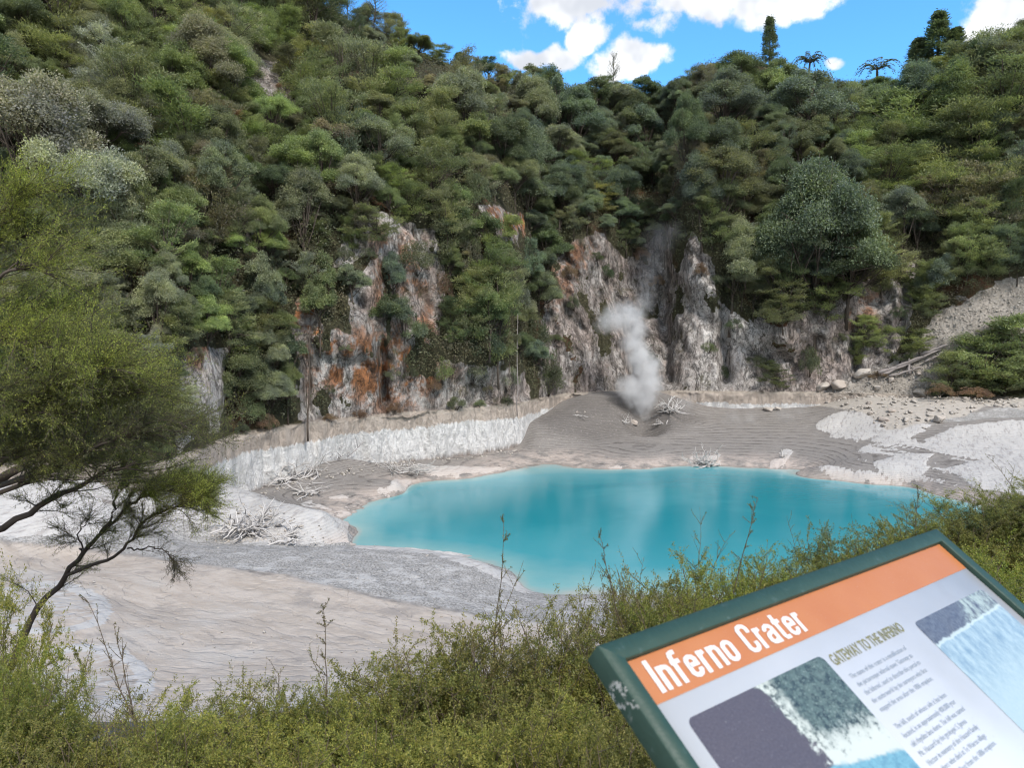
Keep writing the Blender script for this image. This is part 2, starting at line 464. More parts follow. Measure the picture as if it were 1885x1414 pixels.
# the old shoreline: white sinter below, tan band above
lv = m.math('ADD', m.math('ADD', z, m.math('MULTIPLY_ADD', n2, 1.4, -.7)), m.math('MULTIPLY_ADD', st2, 1.2, -.6))
wh = m.mix(st2, (.66, .645, .62), (.79, .775, .75))
wh = m.mix(m.math('MULTIPLY', m.sstep(m.noise(m.vmul(pos, (1, 1, .25)), 3.2, 6, .7), .60, .68), .28), wh, (.38, .365, .345))
wh = m.mix(m.sstep(lv, 1.5, .8), wh, (.36, .315, .28))
wh = m.mix(m.math('MULTIPLY', ck2, .22), wh, (.25, .24, .23))
tan = m.mix(st2, (.36, .295, .24), (.60, .52, .45))
tan = m.mix(m.sstep(z, 5.85, 6.2), tan, (.44, .38, .32))
wl = m.mix(m.sstep(lv, 4.5, 4.75), wh, tan)
c = m.mix(m.sstep(z, 6.5, 6.25), c, wl)
b1 = m.bump(m.math('ADD', vc.outputs[1], m.math('MULTIPLY', vb.outputs['Distance'], -.8)), .6, .5, m.bump(n1, .9, .9))
b1 = m.bump(m.math('SUBTRACT', 1., ck), .7, .3, b1)
b2 = m.bump(st2, .5, .25, b1)
b3 = m.bump(m.noise(m.vmul(pos, (1, 1, .35)), 4.5, 6, .7), .5, .12, b2)
M_HILL = m.done(m.pbr(c, .9, b3, .15))
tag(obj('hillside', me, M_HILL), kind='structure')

# ------------------------------------------------------------------ crater floor: height field through surveyed points
pts = []
for a in [(628, 962), (660, 937), (740, 910), (850, 882), (925, 869), (1090, 863), (1180, 863), (1280, 857), (1370, 861), (1480, 868), (1500, 882), (1600, 892), (1710, 908), (1850, 950), (1905, 1000)]:
    pts.append(G(*a, 0.))
for a in [(648, 1000), (700, 1012), (960, 1083), (1000, 1092), (1110, 1092), (1250, 1100), (1500, 1085), (1750, 1040), (1850, 1000)]:
    pts.append(G(*a, 0.))
for a in [(800, 960), (1000, 950), (1300, 930), (1500, 940), (1000, 1020), (1250, 1020), (1650, 960), (1450, 1010), (900, 1000), (760, 970)]:
    pts.append(G(*a, -3.))
for a in [(980, 850, .15), (1060, 845, .3), (1030, 825, .9),                                                         # channel of the outflow
          (470, 905, 1.25), (545, 880, 1.3), (640, 868, 1.3), (700, 862, 1.2), (800, 850, 1.05), (957, 827, .75), (945, 830, .78), (925, 834, .8), (969, 781, 3.3), (978, 779, 3.4), (992, 776, 3.6), (985, 800, 2.4), (968, 800, 2.2), (560, 915, .75), (640, 900, .75), (560, 835 + 50, 1.5), (700, 880, .7),
          (640, 846, 2.2), (600, 850, 2.3),
          (1000, 778, 3.6), (1060, 735, 5.7), (1100, 760, 4.3), (1030, 800, 2.3), (1185, 792, 2.0), (1150, 742, 5.1), (1100, 728, 6.1), (1140, 725, 6.25), (1190, 727, 6.1), (1230, 732, 5.8), (1225, 752, 4.7), (1120, 800, 1.8), (1185, 830, 1.2), (1230, 775, 3.2),
          (1300, 764, 3.2), (1240, 762, 3.6), (1400, 752, 3.9), (1395, 742, 4.3), (1500, 745, 4.4), (1450, 775, 2.8), (1560, 790, 2.4), (1400, 800, 1.9), (1300, 815, 1.4), (1650, 800, 2.6), (1750, 760, 4.0),
          (1885, 752, 4.9), (2100, 740, 5.6), (1885, 800, 3.0), (1800, 850, 1.6), (1885, 890, 1.3), (2100, 870, 2.2), (2000, 950, 1.3), (2100, 1050, 2.), (1700, 733, 6.15), (1760, 734, 6.15), (1885, 737, 6.1), (2000, 740, 6.1), (1640, 732, 6.1), (1590, 732, 6.0), (1540, 738, 5.2), (1650, 870, 1.1), (1500, 840, 1.0),
          (645, 985, .15), (635, 968, .7), (600, 953, 1.9), (560, 955, 2.1), (500, 940, 2.3), (450, 925, 2.5), (420, 900, 3.2), (350, 890, 3.9), (430, 1000, 1.4), (560, 1000, .9), (620, 1000, .35), (540, 975, 1.7), (480, 985, 1.5),
          (640, 1004, 1.75), (500, 1011, 2.2), (780, 1018, 1.6), (880, 1037, 1.25), (930, 1062, .75), (330, 1012, 2.35), (200, 1012, 2.5), (350, 985, 1.5), (260, 970, 1.8), (200, 950, 3.8), (100, 960, 4.2), (60, 900, 5.0), (200, 900, 4.8), (280, 930, 3.2), (-200, 930, 5.), (-200, 1050, 4.), (100, 1010, 3.),
          (450, 1100, 2.6), (700, 1100, 2.2), (250, 1120, 3.0), (600, 1180, 3.0), (900, 1130, 1.7), (100, 1120, 3.9), (100, 1200, 4.2), (180, 1120, 3.7), (300, 1250, 4.2), (1000, 1180, 2.2), (0, 1300, 5.5), (-300, 1200, 5.5), (200, 1080, 3.1), (1150, 1150, 1.2), (1300, 1180, 2.), (1600, 1150, 2.), (500, 1250, 4.1), (800, 1200, 2.9)]:
    pts.append(G(a[0], a[1], a[2]))
for x in (-34, -16, -8, -3, 0, 3, 8, 16, 34):
    for y, zz in ((-6, 13.5), (0, 13.4), (1.5, 13.2), (2.6, 12.5), (4, 11.7), (6, 10.9), (9, 9.9), (13, 8.0), (18, 5.6)):
        zz2 = zz + (0.9 if x >= 3 and y > 3 else 0) + (1.5 if x >= 8 and y > 3 else 0)
        if x <= -8 and y > 12: zz2 -= .6
        pts.append(np.array([x * (1 if y > 8 else .7), y, zz2]))
for px_ in np.arange(-800, 2800, 150):
    dd = np.interp(px_, cols, dw)
    for e, zz in (((4, .5), (14, 0.), (40, 0.)) if px_ < 960 else ((14, 4.5), (40, 3.))):
        pts.append(np.array([(px_ - CX) / F * (dd + e), dd + e, zz]))
pts = np.array(pts)
_cc = 1.2
def _phi(r2): return np.sqrt(r2 + _cc * _cc)
Apts = pts[:, :2]
def _kern(xy):
    return _phi(((xy[:, None, :] - Apts[None]) ** 2).sum(-1))
n_ = len(pts)
K = np.zeros((n_ + 3, n_ + 3)); K[:n_, :n_] = _kern(Apts) - np.eye(n_) * .06
K[:n_, n_:] = np.c_[np.ones(n_), Apts]; K[n_:, :n_] = K[:n_, n_:].T
SOL = np.linalg.solve(K, np.r_[pts[:, 2], 0, 0, 0])


def floor_base(xy):
    xy = np.asarray(xy, float).reshape(-1, 2); o = np.empty(len(xy))
    for i in range(0, len(xy), 40000):
        q = xy[i:i + 40000]
        o[i:i + 40000] = _kern(q) @ SOL[:n_] + SOL[n_] + q @ SOL[n_ + 1:]
    return o


tx = np.concatenate([np.arange(-900, -40, 16), np.arange(-40, 1930, 4.2), np.arange(1930, 2800, 16)])
dd = np.concatenate([np.linspace(-5, 8, 30)[:-1], (13.2 * F) / (np.arange(1640, 1300, -4) + 700 - HOR) if False else np.linspace(8, 20, 30)[:-1], np.sort(13.0 * F / (np.arange(722, 1470, 1.75) - HOR))])
dd = np.unique(dd[dd < 158])
TX, DD = np.meshgrid((tx - CX) / F, dd)
X = TX * (DD + 6) * np.where(DD < 20, 1, (DD) / (DD + 6) * (1) + (6 / (DD + 6)) * 0) if False else TX * (DD + 6)
fx = X.ravel(); fy = DD.ravel()
fz = floor_base(np.c_[fx, fy])
FP = np.c_[fx, fy, fz]
fpx, fpy = proj(FP)
w1_ = fbm(np.c_[fx, fy, fy * 0] * .18, 4, 101); w2_ = fbm(np.c_[fx, fy, fy * 0 + 9] * .18, 4, 111)
qx = fpx + 22 * w1_; qy = fpy + 9 * w2_
far = sst(11, 15, fy)
def pm(poly, s): return poly_mask(qx, qy, poly, s)
CRUST = [[(1488, 790), (1545, 762), (1600, 750), (1650, 752), (1690, 765), (1700, 778), (1655, 800), (1580, 812), (1530, 806)], [(1600, 812), (1640, 785), (1720, 780), (1690, 800), (1640, 818)],
         [(1702, 812), (1760, 786), (1885, 778), (2100, 775), (2100, 850), (1850, 842), (1740, 838)], [(1612, 852), (1660, 838), (1720, 838), (1712, 868), (1680, 885), (1640, 880)], [(1740, 868), (1830, 842), (2000, 835), (2000, 920), (1800, 905)],
         [(1396, 872), (1440, 866), (1452, 830), (1438, 828), (1430, 848)],
         [(-300, 880), (330, 860), (430, 880), (480, 912), (560, 935), (600, 942), (648, 965), (650, 1000), (560, 1003), (440, 1000), (380, 970), (330, 960), (280, 930), (190, 915), (215, 960), (195, 985), (-300, 1000)],
         [(760, 868 - 6), (820, 862), (930, 866), (900, 874), (800, 880)], [(700, 905), (730, 880), (760, 885), (745, 908)],
         [(650, 1000), (780, 1012), (880, 1030), (930, 1055), (980, 1088), (950, 1088), (905, 1062), (860, 1042), (780, 1022), (650, 1010)],
         [(1262, 862), (1270, 842), (1322, 842), (1328, 862)]]
crust = np.zeros(len(FP))
for p_ in CRUST: crust = np.maximum(crust, pm(p_, 5))
lobe = np.zeros(len(FP))
for (cx, cy, rx, ry) in ((75, 1122, 125, 46), (165, 1250, 120, 60)):
    e = np.hypot((qx - cx) / rx, (qy - cy) / ry)
    lobe = np.maximum(lobe, np.exp(-((e - .92) / .16) ** 2) * sst(cx - 140, cx - 20, qx)); lobe = np.maximum(lobe, .45 * sst(1., .7, e))
crust = np.maximum(crust, lobe * .95)
cr2 = poly_mask(fpx, fpy, [(1470, 872), (1560, 845), (1620, 800), (1700, 790), (1900, 775), (2100, 780), (2100, 930), (1800, 915), (1560, 895)], 14) * sst(-.02, .22, fbm(np.c_[fx * .5 + fy * .25, fy * .16 - fx * .08, fy * 0], 5, 161, .6))
crust = np.maximum(crust, .85 * cr2)
crust = np.maximum(crust, .8 * poly_mask(fpx, fpy, [(480, 990), (560, 925), (700, 900), (820, 872), (960, 866), (1090, 858), (1500, 860), (1800, 890), (1800, 915), (1500, 885), (1090, 866), (960, 872), (700, 930), (640, 960)], 5) * sst(.05, .3, fbm(np.c_[fx, fy, fy * 0] * .45, 5, 171, .6)) * (fy > 48))
crest = sst(1090, 1140, np.interp(fpx, [300, 500, 700, 850, 960, 1200], [1010, 1012, 1012, 1040, 1085, 1100]) + 1090 - 1010 + 0 * fpx - (fpy - 1010) * 1.0) * 0
gy = np.interp(fpx, [0, 250, 350, 500, 640, 760, 900, 1000, 1200], [1000, 1020, 1045, 1062, 1085, 1110, 1140, 1150, 1160])
gravel = far * sst(20, -25, qy - gy) * (qy > 935) * (fy < 52)
gravel = np.maximum(gravel, far * pm([(60, 935), (200, 925), (330, 955), (450, 985), (450, 1002), (310, 1005), (200, 1010), (150, 985), (230, 975)], 8))
gravel = np.maximum(gravel, .6 * far * pm([(840, 1090), (1250, 1090), (1250, 1230), (900, 1190)], 30))
gravel = np.maximum(gravel, 0.8 * pm([(1560, 745), (1760, 765), (1885, 745), (2100, 745), (2100, 775), (1885, 775), (1700, 780)], 8))
pan = far * (fy < 46) * sst(-25, 25, qy - gy)
shore = sst(1.1, .15, fz) * (fy > 48)
near_bank = 1 - far
fbig = fbm(np.c_[fx, fy, fy * 0] * .5, 4, 121)
fz2 = fz + far * (fbig * np.where(fy > 55, .045, .09) + fbm(np.c_[fx, fy, fy * 0] * 2.2, 3, 131) * np.where(fy > 55, .02, .03))
fz2 += crust * far * np.where(fy > 47, .16, .05) + crust * np.where(fy > 47, 1, 0) * .14 * ridged(np.c_[fx * 1.1 + fy * .55, fy * .2 - fx * .2, fy * 0], 3, 141)
fz2 += far * (fy > 50) * shore * (1 - sst(-.1, -.4, fz)) * .10 * ridged(np.c_[fx * .8, fy * .8, fy * 0], 3, 151)
fz2 += near_bank * fbig * .1
dv = np.hypot((fx - G(1184, 790, 2.)[0]) / 2.6, (fy - G(1184, 790, 2.)[1]) / 3.6)
fz2 -= 1.3 * np.exp(-dv ** 2 * 1.2) - .5 * np.exp(-((dv - 1.5) / .5) ** 2)        # the vent
FP[:, 2] = fz2
fi = np.arange(FP.shape[0]).reshape(X.shape)
fq = np.stack([fi[:-1, :-1], fi[:-1, 1:], fi[1:, 1:], fi[1:, :-1]], -1).reshape(-1, 4)
me = mesh_np('ground', FP, [fq], True)
damp = poly_mask(qx, qy, [(985, 770), (1060, 728), (1240, 728), (1290, 770), (1230, 800), (1100, 810), (1010, 800)], 14) * (fy > 60)
rub = poly_mask(qx, qy, [(1470, 748), (1560, 722), (1640, 720), (1760, 722), (2100, 725), (2100, 752), (1800, 752), (1770, 768), (1700, 778), (1660, 790), (1630, 795), (1600, 770), (1560, 755)], 7) * (fy > 60)
for n2_, v_ in (('rub', rub), ('damp', damp), ('crust', crust), ('gravel', gravel), ('pan', pan), ('shore', shore), ('bank', near_bank)): attr(me, n2_, v_)


def floor_z(x, y):
    return float(floor_base([[x, y]])[0])


m = NT('crater_floor')
pos = m.n('ShaderNodeNewGeometry').outputs['Position']
sep = m.n('ShaderNodeSeparateXYZ'); m.set(sep.inputs[0], pos); z = sep.outputs['Z']
na = m.noise(pos, .6, 8, .65); nb = m.noise(pos, 3.5, 6, .7); nc = m.noise(pos, .15, 4); ng = m.noise(pos, 9., 3, .7)
zz = m.math('ADD', m.math('MULTIPLY', z, 40.), m.math('MULTIPLY', m.noise(pos, .3, 6, .62), 5.))
rip = m.math('SINE', zz)
rip2 = m.math('SINE', m.math('MULTIPLY_ADD', z, 71., m.math('MULTIPLY', m.noise(pos, .8, 4), 9.)))
ripf = m.math('MULTIPLY', m.sstep(m.math('ADD', rip, m.math('MULTIPLY', rip2, .5)), .3, 1.1), m.sstep(m.noise(m.vmul(pos, (.5, 1, 1)), .7, 6, .75), .36, .58))
mud = m.mix(na, (.175, .158, .142), (.265, .245, .225))
mud = m.mix(m.math('MULTIPLY', m.attr('damp'), .75), mud, m.mix(nb, (.085, .076, .068), (.165, .15, .138)))
mud = m.mix(m.math('MULTIPLY', ripf, .68), mud, (.075, .066, .06))
mud = m.mix(m.math('MULTIPLY', m.sstep(nb, .55, .7), .6), mud, (.35, .32, .29))
mud = m.mix(m.math('MULTIPLY', m.sstep(ng, .56, .66), .5), mud, (.09, .08, .072))
mud = m.mix(m.math('MULTIPLY', m.attr('shore'), m.sstep(na, .35, .6)), mud, m.mix(nb, (.25, .205, .175), (.55, .47, .41)))
gr = m.mix(m.sstep(ng, .35, .65), (.15, .142, .13), (.36, .345, .325))
gr = m.mix(m.math('MULTIPLY', m.sstep(m.noise(m.vmul(pos, (.7, 1, 1)), 1.0, 9, .78), .48, .62), .7), gr, (.44, .425, .405))
fl = m.n('ShaderNodeVectorRotate', {'Angle': math.radians(28.)}, rotation_type='Z_AXIS'); m.set(fl.inputs['Vector'], pos)
flow = m.noise(m.vmul(fl.outputs[0], (.42, 1.25, 1)), 1.0, 9, .66, .4)
pn = m.mix(m.sstep(flow, .3, .68), (.345, .292, .242), (.43, .375, .322))
pn = m.mix(m.sstep(m.noise(pos, .45, 7, .7), .52, .66), pn, (.29, .255, .222))
pn = m.mix(m.sstep(nc, .5, .72), pn, m.mix(flow, (.36, .33, .295), (.52, .49, .45)))
pn = m.mix(m.math('MULTIPLY', m.sstep(ng, .62, .75), .55), pn, (.14, .12, .105))
pn = m.mix(m.math('MULTIPLY', m.sstep(m.noise(m.vmul(fl.outputs[0], (.2, 1.2, 1)), .7, 6, .65), .64, .76), .15), pn, (.26, .225, .195))
cr = m.mix(nb, (.34, .322, .30), (.52, .50, .475))
cr = m.mix(m.math('MULTIPLY', m.sstep(m.noise(m.vmul(fl.outputs[0], (2.0, .3, 1)), 1.6, 6, .7), .5, .64), .75), cr, (.27, .25, .235))  # grey grooves: shade between the crust ridges put into the colour
cr = m.mix(m.math('MULTIPLY', m.attr('shore'), .55), cr, (.50, .41, .35))
bk = m.mix(na, (.11, .085, .06), (.30, .25, .205))
c = m.mix(m.sstep(m.math('ADD', m.attr('gravel'), m.math('MULTIPLY_ADD', na, .5, -.25)), .4, .6), mud, gr)
c = m.mix(m.sstep(m.math('ADD', m.attr('pan'), m.math('MULTIPLY_ADD', flow, .8, -.4)), .35, .7), c, pn)
sk = m.noise(m.vmul(fl.outputs[0], (2.2, .3, 1)), 1.3, 7, .7)
c = m.mix(m.sstep(m.math('ADD', m.attr('crust'), m.math('ADD', m.math('MULTIPLY_ADD', nb, .7, -.35), m.math('MULTIPLY_ADD', sk, 1.3, -.65))), .38, .58), c, cr)
c = m.mix(m.sstep(m.math('ADD', m.attr('rub'), m.math('MULTIPLY_ADD', nb, .8, -.4)), .35, .65), c, m.mix(m.noise(pos, 2.4, 8, .78), (.22, .195, .165), (.52, .475, .42)))
c = m.mix(m.attr('bank'), c, bk)
c = m.mix(m.sstep(z, .12, .02), c, m.mix(.5, c, (.13, .12, .10)))
b = m.bump(ripf, .6, -.08); b = m.bump(nb, .6, .10, b); b = m.bump(ng, .5, .03, b); b = m.bump(flow, .12, .04, b)
M_FLOOR = m.done(m.pbr(c, .9, b, .15))
tag(obj('ground', me, M_FLOOR), kind='structure')

# ------------------------------------------------------------------ the lake
lx = np.linspace(-22, 62, 260); ly = np.linspace(30, 96, 260)
LX, LY = np.meshgrid(lx, ly)
dep = -floor_base(np.c_[LX.ravel(), LY.ravel()])
li = np.arange(LX.size).reshape(LX.shape)
keep = (dep.reshape(LX.shape) > -1.0)
kf = keep[:-1, :-1] | keep[1:, 1:] | keep[:-1, 1:] | keep[1:, :-1]
lq = np.stack([li[:-1, :-1], li[:-1, 1:], li[1:, 1:], li[1:, :-1]], -1)[kf]
me = mesh_np('lake_water', np.c_[LX.ravel(), LY.ravel(), np.zeros(LX.size)], [lq], True)
attr(me, 'depth', dep)
m = NT('lake_water')
pos = m.n('ShaderNodeNewGeometry').outputs['Position']
d_ = m.math('ADD', m.attr('depth'), m.math('MULTIPLY_ADD', m.noise(pos, .35, 4), .6, -.3))
c = m.ramp(m.math('MULTIPLY', d_, .32), [(0., (.33, .36, .33)), (.09, (.19, .37, .37)), (.34, (.05, .275, .315)), (.9, (.012, .218, .258))])
c = m.mix(m.math('MULTIPLY', m.sstep(m.noise(m.vmul(pos, (.6, 1, 1)), .09, 4, .6, .8), .45, .68), .35), c, (.075, .33, .36))
wv = m.noise(m.vmul(pos, (.6, 1, 1)), 2.2, 4, .6)
b = m.bump(m.noise(m.vmul(pos, (.8, 1, 1)), 7., 3, .6), .12, .012, m.bump(wv, .22, .035))
M_WATER = m.done(m.pbr(c, .12, b, .45))
tag(obj('lake_water', me, M_WATER), kind='structure')

# ------------------------------------------------------------------ tree and shrub kinds (unit height 1, copied later)
def broadleaf_kind(seed, n_sub=8, per_sub=9, per=320, leaf=.0225, cz=.56, rx=.36, rz=.40, top=1.0, rs=(.13, .22)):
    """ragged crown: several limbs, each ending in a knot of leaf clumps"""
    r = np.random.default_rng(seed); mb = MB(); cs = []
    for i in range(n_sub):
        d = r.normal(size=3); d /= np.linalg.norm(d); d[2] = abs(d[2]) * 1.25 - .55
        k = r.uniform(.35, 1.); tp = 1 - max(0, d[2]) * (1 - top)
        sc = np.array([d[0] * rx * k * tp, d[1] * rx * k * tp, cz + d[2] * rz * r.uniform(.6, 1.05)])
        sr = r.uniform(*rs) * (1 - .35 * (1 - top) * max(0, d[2])); cs.append(sc); tone = r.uniform(.1, .9)
        for j in range(per_sub):
            e = r.normal(size=3); e /= np.linalg.norm(e); e[2] = abs(e[2]) * 1.2 - .4
            c = sc + e * sr * r.uniform(.5, 1.05) * np.array([1, 1, .9])
            cr = r.uniform(.055, .10)
            n = int(per * (cr / .08) ** 2)
            o = r.normal(size=(n, 3)); o /= np.linalg.norm(o, axis=1)[:, None]; o[:, 2] = np.where(o[:, 2] < -.35, -o[:, 2], o[:, 2])
            p = c + o * cr * r.uniform(.3, 1.15, n)[:, None] * np.array([1.1, 1.1, .85])
            dr = o + r.normal(size=(n, 3)) * .7 + np.array([0, 0, -.2])
            nr = o * .8 + r.normal(size=(n, 3)) * .55 + np.array([0, 0, .7])
            mb.leaves(p, dr, nr, r.uniform(.55, 1.35, n) * leaf, r.uniform(.6, 1.2, n) * leaf * .6, float(np.clip(tone + r.normal() * .22, 0, 1)))
    crown = mb.mesh('crown', an='clump')
    tb = MB()
    lean = r.uniform(-.05, .05, 2)
    tr = np.array([[0, 0, -.25], [0, 0, -.02], [lean[0] * .3, lean[1] * .3, .15], [lean[0], lean[1], .4], [lean[0] * 1.4, lean[1] * 1.3, .72]])
    tb.tube(tr, [.022, .020, .017, .012, .006], 7)
    for c in cs:
        s_ = tr[2] + (tr[3] - tr[2]) * r.uniform(-.3, 1)
        mdp = (s_ + c) / 2 + np.array([0, 0, -.03])
        tb.tube([s_, mdp, c, c + np.array([r.normal() * .03, r.normal() * .03, .12])], [.010, .007, .004, .0015], 5)
        for q in range(3): tb.tube([mdp, (mdp + c) / 2 + r.normal(size=3) * .02, c + r.normal(size=3) * .09], [.004, .003, .0012], 4)
    return crown, tb.mesh('trunk', True)


def kanuka_kind(seed, n_pl=110, per=150, cz=.54, rx=.42, rz=.44, flat=.42):
    """feathery sprays held out in loose, uneven tiers"""
    r = np.random.default_rng(seed); mb = MB(); cs = []
    offs = [(r.uniform(-.16, .16), r.uniform(-.16, .16), r.uniform(.55, 1.1), r.uniform(.1, .9)) for _ in range(6)]
    for i in range(n_pl):
        a = r.uniform(0, 2 * math.pi); h = r.uniform(-1, 1); ox, oy, sk, tone = offs[int((h + 1) * 2.99)]
        rr = math.sqrt(max(.08, 1 - max(0, h) ** 2)) * r.uniform(.2, 1.) * rx * sk
        c = np.array([math.cos(a) * rr + ox, math.sin(a) * rr + oy, cz + h * rz]); cs.append(c)
        cr = r.uniform(.06, .125); n = int(per * (cr / .095) ** 2)
        out = np.array([math.cos(a), math.sin(a), r.uniform(-.1, .6)])
        o = r.normal(size=(n, 3)); o /= np.linalg.norm(o, axis=1)[:, None]
        p = c + o * cr * r.uniform(.2, 1.1, n)[:, None] * np.array([1.15, 1.15, flat * r.uniform(.7, 1.5)])
        p[:, 2] += ((p - c)[:, :2] @ out[:2]) * out[2]
        dr = out + r.normal(size=(n, 3)) * .6 + np.array([0, 0, .3])
        nr = r.normal(size=(n, 3)) * .6 + np.array([0, 0, .9])
        mb.leaves(p, dr, nr, r.uniform(.6, 1.35, n) * .035, r.uniform(.7, 1.2, n) * .0095, float(np.clip(tone + r.normal() * .22, 0, 1)))
    crown = mb.mesh('crown', an='clump')
    tb = MB()
    k = r.uniform(-.08, .08, 2)
    tr = np.array([[0, 0, -.25], [0, 0, -.02], [k[0] * .6, k[1] * .5, .2], [k[0], k[1], .45], [k[0] * .6, k[1] * .7, .8]])
    tb.tube(tr, [.016, .015, .013, .010, .004], 6)
    for c in cs[::3]:
        s_ = tr[2] + (tr[3] - tr[2]) * r.uniform(-.2, 1)
        tb.tube([s_, (s_ + c) / 2 + np.array([0, 0, .02]), c], [.006, .0045, .002], 4)
    return crown, tb.mesh('trunk', True)


def conifer_kind(seed, rad=.16, n=150, per=42, base=.18, power=.7):
    r = np.random.default_rng(seed); mb = MB()
    for i in range(n):
        h = r.uniform(base, .98); a = r.uniform(0, 6.283)
        w = rad * ((1 - h) / (1 - base)) ** power * min(1, (h - base) / .12 + .35) * r.uniform(.5, 1.15)
        c = np.array([math.cos(a) * w, math.sin(a) * w, h])
        o = r.normal(size=(per, 3)) * .022
        dr = np.array([math.cos(a), math.sin(a), .5]) + r.normal(size=(per, 3)) * .6
        mb.leaves(c + o, dr, r.normal(size=(per, 3)) + np.array([0, 0, .6]), .034 * r.uniform(.6, 1.3, per), .013)
    tb = MB(); tb.tube([[0, 0, -.06], [0.01, 0, .4], [0, 0, .97]], [.02, .014, .003], 6)
    for i in range(26):
        h = r.uniform(base, .93); a = r.uniform(0, 6.283); w = rad * .8 * ((1 - h) / (1 - base)) ** power
        tb.tube([[0, 0, h - .02], [math.cos(a) * w, math.sin(a) * w, h + .02]], [.004, .0015], 4)
    return mb.mesh('crown'), tb.mesh('trunk', True)


def airy_kind(seed):
    """thin half-bare crown with much of the branching showing"""
    r = np.random.default_rng(seed); mb = MB(); tb = MB()
    tb.tube([[0, 0, -.06], [.01, 0, .3], [-.01, .01, .65], [0, 0, 1.]], [.014, .011, .007, .002], 5)
    for i in range(46):
        h = r.uniform(.2, .95); a = r.uniform(0, 6.283); L = .22 * (1.15 - h) + .06
        e = np.array([math.cos(a) * L, math.sin(a) * L, h + L * .9])
        s_ = np.array([0, 0, h]); tb.tube([s_, (s_ + e) / 2 + [0, 0, -.01], e], [.0045, .003, .0015], 4)
        n = 34
        t = r.uniform(.35, 1.08, n)[:, None]
        p = s_ + (e - s_) * t + r.normal(size=(n, 3)) * .022
        mb.leaves(p, r.normal(size=(n, 3)) + [0, 0, .5], r.normal(size=(n, 3)), .022 * r.uniform(.6, 1.4, n), .011)
    return mb.mesh('crown'), tb.mesh('trunk', True)


def fern_kind(seed):
    r = np.random.default_rng(seed); mb = MB(); tb = MB()
    tb.tube([[0, 0, -.1], [.01, 0, .3], [0, .01, .66]], [.035, .028, .03], 8)
    for i in range(22):
        a = i * 2.4 + r.uniform(-.2, .2); L = r.uniform(.45, .62); lift = r.uniform(.10, .32)
        d = np.array([math.cos(a), math.sin(a), 0])
        t = np.linspace(0, 1, 12)
        sp = np.array([0, 0, .66]) + d * (L * t)[:, None] + np.array([0, 0, 1]) * (lift * np.sin(t * 2.6) - .16 * t ** 3)[:, None]
        tb.tube(sp, np.linspace(.006, .001, 12), 4)
        sd = np.array([-d[1], d[0], 0])
        n = 42; tt = r.uniform(.12, 1, n)
        p = np.stack([np.interp(tt, t, sp[:, k]) for k in range(3)], -1)
        sg = np.where(np.arange(n) % 2 == 0, 1, -1)[:, None]
        mb.leaves(p, sd * sg + d * .45 + np.array([0, 0, -.25]), np.tile([0, 0, 1.], (n, 1)) + r.normal(size=(n, 3)) * .2, .115 * (1.1 - tt * .75), .035)
    return mb.mesh('crown'), tb.mesh('trunk', True)


def mound_kind(seed, n_cl=26, per=170, leaf=.05):
    """low shrub without a visible trunk"""
    r = np.random.default_rng(seed); mb = MB(); tb = MB()
    for i in range(n_cl):
        a = r.uniform(0, 6.283); rr = math.sqrt(r.uniform(0, 1)) * .52; h = (1 - (rr / .6) ** 2) * r.uniform(.45, .85)
        c = np.array([math.cos(a) * rr, math.sin(a) * rr, h])
        n = per; o = r.normal(size=(n, 3)); o /= np.linalg.norm(o, axis=1)[:, None]
        p = c + o * r.uniform(.10, .17) * r.uniform(.4, 1.1, n)[:, None]
        mb.leaves(p, o + r.normal(size=(n, 3)) * .5 + [0, 0, .3], o + r.normal(size=(n, 3)) * .5 + [0, 0, .7], leaf * r.uniform(.6, 1.3, n), leaf * .42)
        if i % 3 == 0: tb.tube([[0, 0, -.1], c * .5, c], [.012, .008, .003], 4)
    return mb.mesh('foliage'), tb.mesh('stem', True)


KINDS = {
    'leafy': [broadleaf_kind(s, 15, 12, 330, .0165, .56, .37, .42, .8, (.10, .17)) for s in (41, 42, 43, 44)],
    'leafycone': [broadleaf_kind(46, 40, 12, 260, .0165, .47, .43, .50, .3, (.10, .15))],
    'broadleaf': [broadleaf_kind(s) for s in (1, 2, 3, 4, 5, 6, 7, 8)],
    'cone': [broadleaf_kind(s, 9, 9, 320, .0225, .52, .34, .46, .4) for s in (9, 10, 11)],
    'kanuka': [kanuka_kind(s) for s in (11, 12, 13, 14, 15, 16, 17)],
    'tall': [kanuka_kind(s, 110, 150, .53, .30, .46, .55) for s in (18, 19, 20)],
    'shrub': [mound_kind(s) for s in (21, 22, 23, 24)],
    'conifer': [conifer_kind(31, .13, 170), conifer_kind(32, .2, 190, power=.5)],
    'airy': [airy_kind(35), airy_kind(36)],
    'fern': [fern_kind(38), fern_kind(39)],
}
for ks_ in KINDS.values():
    for a_, b_ in ks_:
        a_.materials.append(M_LEAF); b_.materials.append(M_BARK)
NAMES = {'leafy': 'broadleaf_tree', 'leafycone': 'broadleaf_tree', 'broadleaf': 'broadleaf_tree', 'cone': 'broadleaf_tree', 'kanuka': 'feathery_tree', 'tall': 'feathery_tree', 'shrub': 'cliff_shrub', 'conifer': 'conifer_tree', 'airy': 'sparse_tree', 'fern': 'tree_fern'}
WORDS = {'leafy': 'dense broadleaf', 'leafycone': 'peaked broadleaf', 'broadleaf': 'broadleaf tree', 'cone': 'pointed broadleaf', 'kanuka': 'feathery tree', 'tall': 'slim feathery tree', 'shrub': 'shrub', 'conifer': 'conifer', 'airy': 'thin half-bare tree', 'fern': 'tree fern'}
